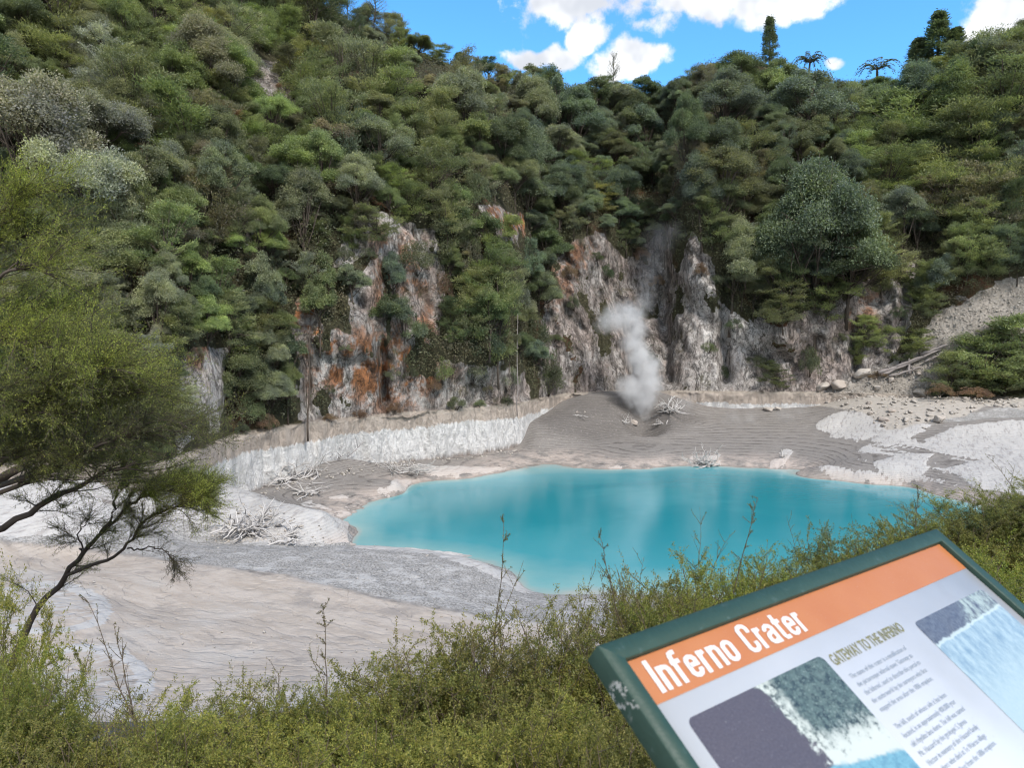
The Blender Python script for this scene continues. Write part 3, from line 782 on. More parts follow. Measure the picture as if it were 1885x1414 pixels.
COLS = {  # name: albedo
    'dark green': (0.056, 0.074, 0.036), 'blue green': (0.074, 0.096, 0.07), 'olive': (0.1, 0.11, 0.052), 'mid green': (0.094, 0.116, 0.046), 'grey green': (0.118, 0.128, 0.086),
    'bright green': (0.115, 0.15, 0.042), 'brown tinged': (0.108, 0.096, 0.062), 'rusty brown': (0.15, 0.086, 0.046), 'yellow green': (0.165, 0.17, 0.05), 'pale grey': (0.165, 0.17, 0.118), 'dark olive': (0.076, 0.084, 0.046)}
FOREST = []   # (root, kind, colour name, px, py, size)


def hill_at(px, py):
    d2 = (hpx - px) ** 2 + (hpy - py) ** 2
    d2 = np.where(HP[:, 2] < 6.25, 1e9, d2)
    k = np.argpartition(d2, 6)[:6]
    k = k[np.argmin(HP[k, 1] + d2[k] * .05)]
    return HP[k]


SKYX = [-100, 560, 640, 700, 760, 830, 900, 960, 1000, 1080, 1130, 1200, 1240, 1290, 1340, 1400, 1440, 1500, 1560, 1600, 1640, 1690, 1750, 1800, 1885, 1950, 2100]
SKYY = [-400, -70, -26, 8, 46, 76, 93, 112, 114, 132, 132, 143, 130, 97, 87, 90, 106, 126, 143, 143, 134, 108, 86, 62, 30, 4, -60]


def put(kind, colour, px, py_base, h_px, w_px=None, pos=None, sink=0.03, rot=None, var=True):
    """plant one tree whose foot is at the pixel (px,py_base) on the hillside"""
    if pos is None and kind not in ('conifer', 'airy', 'fern'):
        for _ in range(3):                                     # keep crowns under the skyline of the place
            lim = float(np.interp(px, SKYX, SKYY)) + random.uniform(-9, 12)
            if py_base - h_px < lim: py_base = lim + h_px * .97
    p = hill_at(px, py_base) if pos is None else np.asarray(pos, float)
    h = h_px * p[1] / F
    a_, b_ = random.choice(KINDS[kind]) if var else KINDS[kind][0]
    wn = {'leafy': .95, 'leafycone': .85, 'broadleaf': .95, 'cone': .85, 'kanuka': 1.02, 'tall': .75, 'shrub': 1.25, 'conifer': .3, 'airy': .5, 'fern': 1.1}[kind]
    w = h if w_px is None else (w_px * p[1] / F) / wn
    root = empty(NAMES[kind], p - np.array([0, 0, h * sink]), None, None)
    root.rotation_euler = (random.uniform(-.07, .07), random.uniform(-.07, .07), random.uniform(0, 6.283) if rot is None else rot)
    uu = random.uniform(.85, 1.18)
    root.scale = (w * uu, w / uu, h)
    c = [min(.3, v * 2.05) for v in COLS[colour]]
    for me_, nm in ((a_, 'foliage' if kind == 'shrub' else 'crown'), (b_, 'stem' if kind == 'shrub' else 'trunk')):
        o = bpy.data.objects.new(nm, me_); COL.objects.link(o); o.parent = root
        k = [random.uniform(.86, 1.16) for _ in range(3)]; g = random.uniform(.82, 1.2)
        o.color = (c[0] * g * (.6 + .4 * k[0]), c[1] * g * (.7 + .3 * k[1]), c[2] * g * (.5 + .5 * k[2]), 1)
    FOREST.append([root, kind, colour, px, py_base - h_px * .55, h_px])
    return root


# trees one can pick out in the photograph: kind, colour, foot px, foot py, height px, width px
MANUAL = [
    ('leafycone', 'blue green', 1500, 570, 320, 225), ('leafy', 'blue green', 1450, 560, 170, 150), ('leafy', 'dark green', 1560, 560, 170, 150), ('leafy', 'grey green', 1345, 570, 185, 120),
    ('kanuka', 'olive', 1440, 600, 90, 120), ('kanuka', 'mid green', 1520, 590, 90, 130), ('kanuka', 'olive', 1620, 545, 110, 120), ('kanuka', 'mid green', 1590, 640, 62, 75), ('kanuka', 'mid green', 1655, 668, 70, 85), ('broadleaf', 'blue green', 1715, 575, 130, 90),
    ('shrub', 'dark olive', 1490, 690, 68, 55), ('kanuka', 'mid green', 1575, 675, 55, 55), ('kanuka', 'dark olive', 1425, 715, 55, 80), ('kanuka', 'mid green', 1690, 650, 45, 70),
    ('broadleaf', 'blue green', 725, 560, 105, 75), ('broadleaf', 'dark green', 700, 640, 125, 115), ('broadleaf', 'blue green', 745, 655, 120, 90), ('broadleaf', 'grey green', 650, 560, 80, 70),
    ('broadleaf', 'mid green', 590, 620, 130, 85), ('shrub', 'mid green', 580, 530, 90, 80), ('kanuka', 'olive', 870, 610, 120, 120), ('broadleaf', 'mid green', 905, 630, 130, 110), ('broadleaf', 'blue green', 970, 545, 120, 70),
    ('broadleaf', 'mid green', 860, 470, 110, 130), ('broadleaf', 'bright green', 940, 470, 90, 90), ('shrub', 'rusty brown', 815, 560, 70, 50), ('shrub', 'bright green', 815, 705, 55, 55), ('shrub', 'grey green', 868, 705, 55, 75), ('shrub', 'grey green', 935, 715, 55, 50), ('shrub', 'dark olive', 990, 660, 110, 60), ('shrub', 'dark olive', 1010, 720, 90, 70),
    ('shrub', 'rusty brown', 800, 720, 30, 40), ('broadleaf', 'grey green', 480, 600, 160, 95), ('broadleaf', 'blue green', 500, 640, 140, 75), ('kanuka', 'olive', 420, 640, 110, 120), ('kanuka', 'mid green', 400, 590, 120, 110), ('broadleaf', 'dark green', 530, 720, 120, 75), ('shrub', 'mid green', 455, 780, 75, 75), ('shrub', 'rusty brown', 490, 790, 40, 50), ('shrub', 'dark olive', 470, 700, 70, 60),
    ('kanuka', 'olive', 690, 450, 70, 100), ('tall', 'mid green', 650, 460, 70, 60), ('kanuka', 'mid green', 760, 420, 90, 110), ('shrub', 'brown tinged', 670, 420, 60, 60), ('shrub', 'olive', 770, 500, 70, 70),
    ('kanuka', 'brown tinged', 400, 300, 130, 130), ('kanuka', 'rusty brown', 415, 270, 80, 80), ('kanuka', 'olive', 345, 270, 110, 120), ('tall', 'bright green', 470, 320, 90, 60), ('kanuka', 'yellow green', 380, 75, 60, 90), ('shrub', 'yellow green', 365, 45, 40, 80), ('shrub', 'yellow green', 560, 105, 34, 90), ('shrub', 'yellow green', 480, 60, 40, 70), ('shrub', 'yellow green', 795, 205, 40, 40),
    ('kanuka', 'yellow green', 1750, 150, 60, 100), ('broadleaf', 'mid green', 1700, 170, 90, 110), ('broadleaf', 'blue green', 1480, 260, 140, 150), ('broadleaf', 'mid green', 1420, 210, 110, 110), ('broadleaf', 'yellow green', 1500, 170, 50, 70), ('broadleaf', 'mid green', 1440, 160, 90, 80),
    ('kanuka', 'yellow green', 1100, 390, 60, 110), ('kanuka', 'mid green', 1080, 340, 60, 100), ('broadleaf', 'blue green', 1190, 300, 110, 80), ('broadleaf', 'blue green', 1030, 250, 130, 100), ('broadleaf', 'dark green', 1010, 185, 90, 90), ('broadleaf', 'dark green', 1100, 195, 80, 90), ('broadleaf', 'dark green', 1190, 195, 80, 90),
    ('leafy', 'pale grey', 70, 420, 300, 260), ('leafy', 'pale grey', 150, 480, 280, 220), ('leafy', 'grey green', 215, 500, 200, 120), ('leafy', 'grey green', 60, 560, 260, 200), ('leafy', 'grey green', 160, 640, 220, 170), ('leafy', 'grey green', 290, 650, 170, 120),
    ('leafy', 'pale grey', 20, 330, 240, 190), ('kanuka', 'mid green', 240, 130, 130, 130), ('kanuka', 'olive', 275, 90, 110, 110), ('broadleaf', 'dark olive', 275, 400, 150, 130),
]
MANUAL += [
    ('leafy', 'mid green', 330, 240, 170, 150), ('kanuka', 'olive', 250, 260, 170, 150), ('leafy', 'grey green', 320, 420, 170, 140), ('kanuka', 'mid green', 300, 520, 150, 140), ('leafy', 'bright green', 350, 570, 120, 110),
    ('leafy', 'grey green', 560, 480, 190, 120), ('leafy', 'mid green', 590, 380, 150, 120), ('kanuka', 'olive', 620, 300, 150, 150), ('leafy', 'grey green', 700, 330, 150, 150), ('kanuka', 'grey green', 690, 210, 130, 150), ('leafy', 'mid green', 770, 290, 140, 130),
    ('kanuka', 'olive', 800, 380, 130, 140), ('leafy', 'grey green', 850, 260, 140, 140), ('leafy', 'dark green', 930, 330, 150, 120), ('leafy', 'blue green', 980, 390, 180, 110), ('leafy', 'grey green', 990, 280, 150, 120), ('kanuka', 'mid green', 900, 540, 110, 130),
    ('leafy', 'blue green', 1150, 410, 120, 100), ('leafy', 'blue green', 1040, 400, 110, 100), ('leafy', 'dark green', 1260, 330, 170, 90), ('leafy', 'blue green', 1290, 420, 150, 90), ('leafy', 'blue green', 1330, 260, 140, 140), ('leafy', 'dark green', 1360, 190, 110, 130),
    ('kanuka', 'olive', 1380, 330, 110, 140), ('kanuka', 'mid green', 1690, 300, 140, 190), ('kanuka', 'olive', 1790, 330, 140, 190), ('kanuka', 'olive', 1860, 260, 150, 190), ('kanuka', 'mid green', 1740, 440, 150, 180), ('kanuka', 'olive', 1850, 430, 140, 180), ('leafy', 'blue green', 1660, 470, 140, 110), ('leafy', 'blue green', 1690, 230, 140, 140), ('kanuka', 'grey green', 1820, 170, 130, 170), ('kanuka', 'mid green', 1640, 380, 110, 150),
    ('leafy', 'grey green', 420, 180, 130, 130), ('kanuka', 'mid green', 560, 230, 130, 140), ('leafy', 'bright green', 500, 260, 110, 80), ('leafy', 'mid green', 480, 470, 120, 90), ('kanuka', 'olive', 120, 110, 170, 190), ('leafy', 'dark green', 60, 130, 150, 150), ('leafy', 'mid green', 200, 60, 130, 130),
]
for a in MANUAL: put(*a)
# the stand of feathery bushes at the foot of the scree
for (bx, by, hp_, wp_, cn) in ((1885, 729, 155, 190, 'mid green'), (1805, 730, 118, 160, 'mid green'), (1752, 731, 88, 110, 'olive'), (1845, 733, 75, 150, 'dark olive'), (1915, 731, 115, 150, 'mid green'), (1780, 733, 55, 120, 'olive'), (1832, 640, 50, 60, 'mid green')):
    put('kanuka', cn, bx, by, hp_, wp_, pos=P(bx, by, 99.) if by > 700 else None)
put('shrub', 'rusty brown', 1790, 731, 22, 60, pos=P(1790, 731, 94)); put('shrub', 'rusty brown', 1730, 727, 26, 50, pos=P(1730, 727, 95))
# skyline trees
put('conifer', 'dark green', 1419, 125, 92, 30, var=False); put('conifer', 'dark green', 740, 75, 42, 16, var=False); put('conifer', 'dark green', 858, 105, 30, 22)
put('airy', 'brown tinged', 1128, 150, 75, 26); put('airy', 'grey green', 688, 60, 75, 55); put('airy', 'dark green', 640, 30, 70, 40)
r_ = put('conifer', 'dark green', 1722, 110, 92, 60); put('conifer', 'dark olive', 1690, 125, 60, 55); put('conifer', 'dark green', 1748, 95, 50, 40)
put('leafy', 'mid green', 1492, 158, 42, 80); put('leafy', 'dark green', 1612, 176, 50, 90); put('leafy', 'mid green', 1560, 175, 40, 80)
put('fern', 'dark olive', 1490, 150, 56, 62); put('fern', 'dark olive', 1612, 168, 62, 70)
put('kanuka', 'grey green', 715, 70, 50, 70); put('leafy', 'mid green', 770, 100, 50, 70); put('kanuka', 'olive', 745, 95, 40, 60); put('leafy', 'grey green', 680, 55, 50, 60); put('kanuka', 'mid green', 805, 115, 36, 60)
put('broadleaf', 'dark green', 900, 125, 50, 62); put('broadleaf', 'dark olive', 985, 150, 50, 60)

# ---- random fill of the forest
RIM = lambda x: np.interp(x, tab[:, 0], tab[:, 6])
FOOT = lambda x: np.interp(x, tab[:, 0], tab[:, 1])


def rock_at(px, py):
    v = 0.
    for poly, sf in ROCK:
        v = max(v, float(poly_mask(np.array([px]), np.array([py]), poly, 10)[0]))
    return v


def palette(px, py):
    if px < 330: return ['grey green', 'pale grey', 'mid green', 'olive', 'dark green', 'grey green'], ['broadleaf', 'kanuka', 'broadleaf', 'tall']
    if px < 640:
        if py < 200: return ['mid green', 'bright green', 'olive', 'grey green', 'dark olive', 'dark green', 'yellow green'], ['kanuka', 'broadleaf', 'kanuka', 'tall']
        return ['olive', 'mid green', 'grey green', 'dark green', 'brown tinged', 'bright green', 'grey green', 'dark olive'], ['kanuka', 'broadleaf', 'tall', 'broadleaf']
    if px < 960:
        if py < 300: return ['grey green', 'olive', 'mid green', 'dark green', 'brown tinged', 'olive', 'grey green'], ['kanuka', 'broadleaf', 'kanuka', 'cone']
        return ['mid green', 'olive', 'dark green', 'brown tinged', 'grey green', 'bright green', 'mid green'], ['kanuka', 'broadleaf', 'broadleaf', 'shrub']
    if px < 1260:
        return ['blue green', 'dark green', 'blue green', 'dark olive', 'grey green'], ['broadleaf', 'broadleaf', 'cone', 'broadleaf', 'kanuka']
    if px < 1560:
        return ['blue green', 'mid green', 'dark green', 'olive', 'dark olive', 'brown tinged'], ['broadleaf', 'broadleaf', 'kanuka']
    return ['olive', 'mid green', 'dark olive', 'brown tinged', 'dark green', 'olive', 'blue green'], ['kanuka', 'kanuka', 'kanuka', 'broadleaf']


placed = [(f[3], f[4], f[5] * .36) for f in FOREST]
tries = 0; count = 0
while tries < 9000 and count < 520:
    tries += 1
    px = random.uniform(-60, 1950); lo = max(-45, RIM(px) - 4); hi = FOOT(px) - 20
    py = random.uniform(lo, hi)
    dist = np.interp(py, [RIM(px), FOOT(px)], [1.0, .55]) * np.interp(px, [-60, 400, 960, 1300, 1950], [118, 112, 142, 150, 125])
    size = random.choice([random.uniform(4.2, 7.), random.uniform(5., 9.), random.uniform(8., 13.)]) * F / dist
    if 1060 < px < 1270 and size > 70: size *= .8
    steep = py > np.interp(px, tab[:, 0], tab[:, 2])
    if steep: size *= .78
    cy = py - size * .45
    rv = max(rock_at(px, py - size * .25), rock_at(px, py))
    rv = max(rv, rock_at(px, py - size * .5), .8 * rock_at(px, py - size * .75))
    if rv > .25: continue
    rr = size * .36
    if any(abs(px - a) < w_ + size * .3 and cy - size * .6 < b < py for a, b, w_ in ((1490, 112, 26), (1612, 122, 30), (1419, 60, 12), (1722, 55, 25), (1128, 95, 10), (690, 15, 20), (740, 55, 6), (858, 90, 8))): continue
    if any((px - a) ** 2 + (cy - b) ** 2 < (.66 * max(rr, c)) ** 2 for a, b, c in placed): continue
    cs_, kd = palette(px, py)
    kk_ = random.choice(kd)
    if kk_ == 'broadleaf' and size > 62: kk_ = 'leafy'
    put(kk_, random.choice(cs_), px, py, size * random.uniform(.9, 1.25), size * random.uniform(.8, 1.15), sink=.16 if py < RIM(px) + 45 else .05)
    placed.append((px, cy, rr)); count += 1
# small shrubs clinging to the rock faces
SH = [(450, 800), (505, 792), (610, 776), (665, 771), (725, 765), (845, 755), (880, 752), (930, 747), (1060, 560), (1120, 505), (1090, 590), (1020, 620), (1285, 500), (1300, 640), (1330, 690), (1345, 600), (1265, 430), (1390, 660), (1540, 620), (1620, 690), (1520, 545), (1660, 580), (605, 720), (640, 640), (780, 600), (790, 470), (740, 500), (830, 640), (680, 470), (630, 470), (720, 690), (760, 690), (905, 715), (560, 650), (1140, 450), (1180, 470), (1230, 390), (1210, 520), (470, 410), (360, 650), (300, 690), (520, 160), (440, 120), (535, 200), (1010, 690), (1100, 470), (1050, 505)]
for (a, b) in SH:
    put('shrub', random.choice(['dark olive', 'olive', 'mid green', 'brown tinged', 'dark green', 'rusty brown']), a + random.uniform(-6, 6), b + 8, random.uniform(16, 34), random.uniform(20, 44))

# ---- undergrowth: one mass of low leafy cover over the soil between the trees
ok = (rock < .35) & (HP[:, 2] > 7.2) & (hpx > -150) & (hpx < 2040) & (hpy > -160) & (ks < 5)
cand = np.nonzero(ok)[0]
# spread evenly over area
n_u = 420000
area_w = (HP[cand, 1] ** 1.0)
pick = rng.choice(cand, n_u, p=area_w / area_w.sum())
p = HP[pick] + rng.normal(size=(n_u, 3)) * np.array([.35, .35, .35])
up = fbm(p * .5, 2, 201)
p[:, 2] += np.abs(rng.normal(size=n_u)) * .5 * (1 + up)
p[:, 1] -= np.abs(rng.normal(size=n_u)) * .5 * (1 + up)
dr = rng.normal(size=(n_u, 3)) + np.array([0, -.5, .5]); nr = rng.normal(size=(n_u, 3)) * .6 + np.array([0, -.6, .8])
mb = MB(); L = rng.uniform(.13, .34, n_u); tipv = np.clip(.5 + fbm(p * .16, 3, 211) * 1.3, 0, 1)
mb.leaves(p, dr, nr, L, L * .5, tipv)
M_UND = foliage_mat('undergrowth_leaf', tip=(.120, .110, .060), var=.28, sat=.85)
o = mb.obj('undergrowth', M_UND, an='tip'); o.color = (.088, .104, .052, 1)
tag(o, 'low dark leafy cover over the slopes between the trees', 'undergrowth', kind='stuff')

# ------------------------------------------------------------------ labels of the forest
def sector(px):
    for x, t in ((110, 'slope at the photo left edge'), (250, 'slope behind the pale trees'), (400, 'slope left of white slab'), (560, 'slope below the slip scar'), (700, 'spur beside the slip scar'), (830, 'slope over white rock band'),
                 (960, 'spur end over white wall'), (1090, 'back wall left of steam'), (1250, 'gully above the steam'), (1400, 'pale buttress right of steam'), (1560, 'slope over the tan cliff'), (1720, 'slope above driftwood logs'), (1820, 'slope above the scree')):
        if px < x: return t
    return 'slope at photo right edge'


def level(px, py):
    t = (py - RIM(px) + 25) / (FOOT(px) - RIM(px) + 25)
    if t < .10: return 'on skyline of'
    if t < .32: return 'high on'
    if t < .55: return 'midway up'
    if t < .78: return 'low on'
    return 'at foot of'


def labelled(items):
    """items: (root, text, px, py); add a telling word where two texts agree"""
    from collections import defaultdict
    g = defaultdict(list)
    for it in items: g[it[1]].append(it)
    for t, L in g.items():
        if len(L) == 1: L[0][0]['label'] = t; continue
        xs = max(i[2] for i in L) - min(i[2] for i in L); ys = max(i[3] for i in L) - min(i[3] for i in L)
        L.sort(key=lambda i: i[2] if xs >= ys else i[3])
        if len(L) == 2: wd = ('left one', 'right one') if xs >= ys else ('upper one', 'lower one')
        elif len(L) == 3: wd = ('leftmost', 'middle one', 'rightmost') if xs >= ys else ('topmost', 'middle one', 'lowest')
        elif len(L) == 4: wd = ('leftmost', 'second from left', 'third from left', 'rightmost') if xs >= ys else ('topmost', 'second from top', 'third from top', 'lowest')
        else:
            od = ['leftmost', 'second from left', 'third from left', 'fourth from left', 'fifth from left', 'sixth from left', 'seventh from left', 'eighth from left']
            if ys > xs: od = ['topmost'] + [w.replace('left', 'top') for w in od[1:]]
            wd = od[:len(L) - 1] + (['rightmost'] if xs >= ys else ['lowest'])
            while len(wd) < len(L): wd.append('one of the rest')
        for i, w in zip(L, wd): i[0]['label'] = t + ', ' + w


items = []
bpy.context.view_layer.update()
for root, kind, cn, px, py, s in FOREST:
    c_ = root.matrix_world @ Vector((0, 0, .55))
    px, py = [float(v) for v in proj(np.array(c_))]
    sz = 'small ' if s < 45 else ('big ' if s > 130 else '')
    items.append((root, f'{sz}{cn} {WORDS[kind]} {level(px, py)} {sector(px)}', px, py))
    root['category'] = {'shrub': 'shrub', 'fern': 'tree fern'}.get(kind, 'tree')
    root['group'] = 'shrubs on the crater walls' if kind == 'shrub' else ('trees along the crater rim' if kind in ('conifer', 'airy', 'fern') else 'trees on the crater walls')
labelled(items)

# ------------------------------------------------------------------ boulders, rubble, driftwood, logs
M_STONE = None
m = NT('boulder_stone')
tc = m.n('ShaderNodeTexCoord').outputs['Object']; rnd = m.n('ShaderNodeObjectInfo').outputs['Random']
f = m.noise(tc, 2.2, 7, .65)
c = m.mix(f, (.27, .237, .20), (.52, .48, .43))
c = m.mix(m.math('MULTIPLY', m.sstep(rnd, .3, .9), .5), c, (.40, .33, .28))
M_STONE = m.done(m.pbr(c, .9, m.bump(f, .7, .15), .15))


def rock_kind(seed, sub=3):
    r = np.random.default_rng(seed)
    import bmesh
    bm = bmesh.new(); bmesh.ops.create_icosphere(bm, subdivisions=sub, radius=1)
    V = np.array([v.co[:] for v in bm.verts]); Fc = np.array([[v.index for v in f.verts] for f in bm.faces]); bm.free()
    for k in range(15):
        d = r.normal(size=3); d /= np.linalg.norm(d); h = r.uniform(.42, .75)
        ex = np.maximum(0, V @ d - h); V -= ex[:, None] * d
    V *= 1 + .10 * fbm(V * 1.7 + seed, 3, seed)[:, None]
    V *= np.array([1.15, .95, .8])
    return V, Fc


RK = [rock_kind(s, 3) for s in (1, 2, 3, 4, 5, 6)]
RM = []
for V, Fc in RK:
    me = mesh_np('boulder', V, [Fc], False); me.materials.append(M_STONE); RM.append(me)


def floor_at(px, py):
    d2 = (fpx_ - px) ** 2 + (fpy_ - py) ** 2
    return FP[np.argmin(np.where(FP[:, 1] > 22, d2, 1e9))]


fpx_, fpy_ = proj(FP)
BOULD = [(1690, 745, 26, 'hill'), (1668, 775, 15), (1622, 772, 20), (1640, 755, 14), (1728, 775, 28), (1745, 763, 20), (1708, 772, 12), (1712, 757, 12), (1600, 762, 10), (1675, 762, 10), (1660, 745, 12), (1560, 745, 11), (1600, 745, 12), (1725, 742, 10), (1840, 735, 16), (1870, 748, 16), (1790, 740, 9), (1640, 742, 9), (1580, 752, 9), (1765, 748, 11), (1168, 778, 15), (1415, 757, 20), (1432, 756, 14), (1062, 762, 5), (1075, 758, 5), (1590, 690, 30, 'hill'), (1545, 712, 34, 'hill'), (1510, 716, 24, 'hill'), (1640, 702, 16, 'hill'), (1615, 715, 16, 'hill'), (1690, 690, 14, 'hill'), (1660, 690, 9, 'hill'), (1730, 730, 12), (1705, 728, 9, 'hill'), (1625, 786, 8), (1700, 788, 8), (1650, 786, 6), (1610, 780, 7), (1635, 765, 8), (1690, 775, 8)]
items = []
for k, b in enumerate(BOULD):
    px, py, w = b[:3]
    p = hill_at(px, py) if len(b) > 3 else floor_at(px, py)
    s = w * .62 * p[1] / F
    o = bpy.data.objects.new('boulder', RM[k % 6]); COL.objects.link(o)
    o.location = p + np.array([0, 0, s * .22]); o.scale = (s, s * random.uniform(.8, 1.1), s * random.uniform(.7, 1.)); o.rotation_euler = (random.uniform(-.3, .3), random.uniform(-.3, .3), random.uniform(0, 6))
    sz = 'large' if w > 18 else ('mid-sized' if w > 10 else 'small')
    where = ('on the mud beside the steam vent' if px < 1250 else 'at the foot of the terrace wall' if px < 1450 else 'on the scree below the cliff' if py < 722 else 'on the rubble beside the white crust' if py > 758 else 'on the rubble bank below the scree') if px < 1770 else 'on the shore below the feathery bushes'
    items.append((o, f'{sz} pale grey boulder {where}', px, py)); o['category'] = 'boulder'; o['group'] = 'boulders around the lake'
labelled(items)

# rubble: uncountable stones of the debris fan
RV = [rock_kind(s_, 1) for s_ in (50, 51, 52, 53, 54)]
mb = MB(); n = 0
reg1 = [(1490, 742), (1560, 722), (1640, 728), (1760, 730), (2000, 735), (2000, 748), (1800, 752), (1770, 768), (1700, 775), (1660, 785), (1630, 790), (1600, 765), (1560, 750)]
pool = np.nonzero((poly_mask(fpx_, fpy_, reg1, 4) > .5) & (FP[:, 1] > 60))[0]
pool2 = np.nonzero((scree > .5) & (HP[:, 2] > 6.3) & (hpx < 2050))[0]
pool3 = np.nonzero((FP[:, 1] > 22) & (FP[:, 1] < 112) & (FP[:, 2] > .15) & (np.abs(FP[:, 0]) < 80))[0]
pool5 = np.nonzero((poly_mask(fpx_, fpy_, [(480, 900), (560, 868), (760, 845), (960, 828), (960, 836), (760, 856), (580, 884), (490, 912)], 3) > .5) & (FP[:, 1] > 50))[0]
pool4 = np.nonzero((poly_mask(fpx_, fpy_, [(360, 925), (480, 930), (560, 960), (640, 985), (620, 1002), (400, 1000), (350, 960)], 4) > .5) & (FP[:, 1] > 40))[0]
for po, src, cnt, s0, s1 in ((pool, FP, 2300, .06, .50), (pool2, HP, 5200, .05, .22), (pool3, FP, 1500, .03, .10), (pool4, FP, 500, .05, .2), (pool5, FP, 420, .05, .3)):
    if not len(po): continue
    for k in rng.choice(po, cnt):
        s = s0 + (s1 - s0) * rng.random() ** 2.8
        a = rng.uniform(0, 6.28); R = np.array(Matrix.Rotation(a, 3, 'Z') @ Matrix.Rotation(rng.uniform(-.6, .6), 3, 'X') @ Matrix.Rotation(rng.uniform(-.6, .6), 3, 'Y')); V0, F0 = RV[int(rng.integers(0, 5))]
        mb.add((V0 * s * np.array([1.2 * rng.uniform(.7, 1.4), .9 * rng.uniform(.7, 1.3), .8 * rng.uniform(.6, 1.2)])) @ R.T + src[k] + np.array([rng.normal() * .2, rng.normal() * .2, s * .1]), None, F0)
o = mb.obj('rubble', M_STONE); tag(o, 'pale broken stones strewn over the scree and shore', 'rubble', kind='stuff')


def driftwood(px, py, w_px, h_px, n, label, seed, mat=M_BLEACH, thick=1., lie=.5, base=None, rise=1.):
    r = np.random.default_rng(seed)
    p = floor_at(px, py) if base is None else np.asarray(base)
    s = p[1] / F; W = w_px * s; H = h_px * s
    mb = MB()
    for i in range(n):
        a = r.uniform(0, 6.283); L = r.uniform(.35, 1.) * W * .5
        st_ = np.array([r.normal() * W * .16, r.normal() * W * .12, r.uniform(0, .25) * H])
        d = np.array([math.cos(a), math.sin(a) * .8, r.uniform(.0, 1.) ** 1.5 * rise * H / (W * .5)])
        q = [st_]
        for k in range(6):
            d = d + r.normal(size=3) * .28; d[2] -= .06
            nx = q[-1] + d / np.linalg.norm(d) * L / 5
            nx[2] = max(nx[2], -.05 + .05 * r.random()); q.append(nx)
        r0 = r.uniform(.035, .09) * thick
        mb.tube(q, np.linspace(r0, r0 * .3, 7), 5)
        for j in range(r.integers(2, 5)):
            b0 = q[r.integers(2, 6)]; dd_ = d + r.normal(size=3) * .9
            b1_ = b0 + dd_ / np.linalg.norm(dd_) * L * .3; b2_ = b1_ + (dd_ + r.normal(size=3) * .8) / 2 * L * .2
            b1_[2] = max(b1_[2], 0); b2_[2] = max(b2_[2], 0)
            mb.tube([b0, b1_, b2_], [r0 * .5, r0 * .35, r0 * .15], 4)
    o = mb.obj('driftwood_tangle', mat, loc=p, smooth=True)
    return tag(o, label, 'driftwood', 'driftwood tangles around the lake')


driftwood(535, 885, 115, 30, 60, 'bleached tangle of branches on the mud below the white wall corner', 1, thick=1.2)
driftwood(560, 908, 90, 14, 20, 'low bleached branches on the mud nearest the lake edge', 2)
driftwood(600, 855, 110, 50, 90, 'grey fan of thin dead branches against the white wall', 3, M_GREYWOOD, 1.0, rise=1.7)
driftwood(735, 868, 110, 34, 44, 'white spiky dead branches on the mud bank beside the lake', 4, thick=.8)
driftwood(455, 975, 120, 46, 60, 'white drowned branches heaped on the sinter point', 5, thick=1.3)
driftwood(520, 995, 90, 18, 22, 'thin white sticks along the base of the sinter point', 6)
driftwood(1235, 760, 62, 34, 30, 'bleached branches leaning beside the steam vent', 7, thick=1.4, rise=1.3)
driftwood(1150, 775, 40, 14, 14, 'small pale twig heap left of the steam vent', 8)
driftwood(1215, 778, 45, 14, 16, 'low pale sticks on the vent rim under the steam', 9)
driftwood(1060, 766, 42, 10, 4, 'single forked white branch lying on the dark mud', 10)
driftwood(1298, 857, 62, 20, 60, 'clump of cream crusted twigs standing at the far waterline', 11, thick=1.0, rise=2.)
driftwood(1445, 842, 16, 18, 14, 'white crusted stump standing on the far mud shore', 12, thick=1.6, rise=3.)
# fallen logs on the scree edge
items = []
for k, (x0, y0, x1, y1, r0) in enumerate([(1612, 690, 1672, 668, .30), (1618, 694, 1700, 660, .26), (1640, 680, 1725, 648, .22), (1690, 655, 1740, 640, .26), (1668, 690, 1668, 664, .24), (1635, 695, 1690, 680, .18), (1700, 668, 1735, 652, .16)]):
    a = hill_at(x0, y0) + np.array([0, -.5, .25]); b = hill_at(x1, y1) + np.array([0, -.5, .35])
    t = np.linspace(0, 1, 7)[:, None]
    q = a * (1 - t) + b * t + rng.normal(size=(7, 3)) * .06
    mb = MB(); mb.tube(q, np.linspace(r0, r0 * .6, 7), 8)
    for j in (2, 4):
        mb.tube([q[j], q[j] + np.array([rng.normal() * .3, -.3, .5])], [r0 * .35, r0 * .15], 5)
    o = mb.obj('fallen_log', M_GREYWOOD, smooth=True)
    items.append((o, ['weathered grey log lying along the foot of the scree', 'upright log stub leaning on the driftwood logs'][k == 4], (x0 + x1) / 2, (y0 + y1) / 2)); o['category'] = 'log'; o['group'] = 'fallen logs beside the scree'
labelled(items)
# dead trunks standing against the left cliff
for (x, y0, y1, r0, lb) in ((568, 812, 600, .10, 'thin dead trunk standing against the cliff over the white wall'), (952, 765, 575, .07, 'pale bare pole of a trunk at the end of the white wall')):
    a = hill_at(x, min(y0, FOOT(x) - 4)) + np.array([0, -1.4, 0]); a = P(x, y0, a[1]); b = P(x + 2, y1, a[1] + .8)
    t = np.linspace(0, 1, 9)[:, None]; q = a * (1 - t) + b * t + rng.normal(size=(9, 3)) * .05
    mb = MB(); mb.tube(q, np.linspace(r0, r0 * .5, 9), 7)
    for j in (5, 6, 7): mb.tube([q[j], q[j] + np.array([rng.normal() * .5, -.2, .5])], [r0 * .3, r0 * .1], 4)
    tag(mb.obj('dead_trunk', M_GREYWOOD if x > 900 else M_BARK, smooth=True), lb, 'dead trunk')

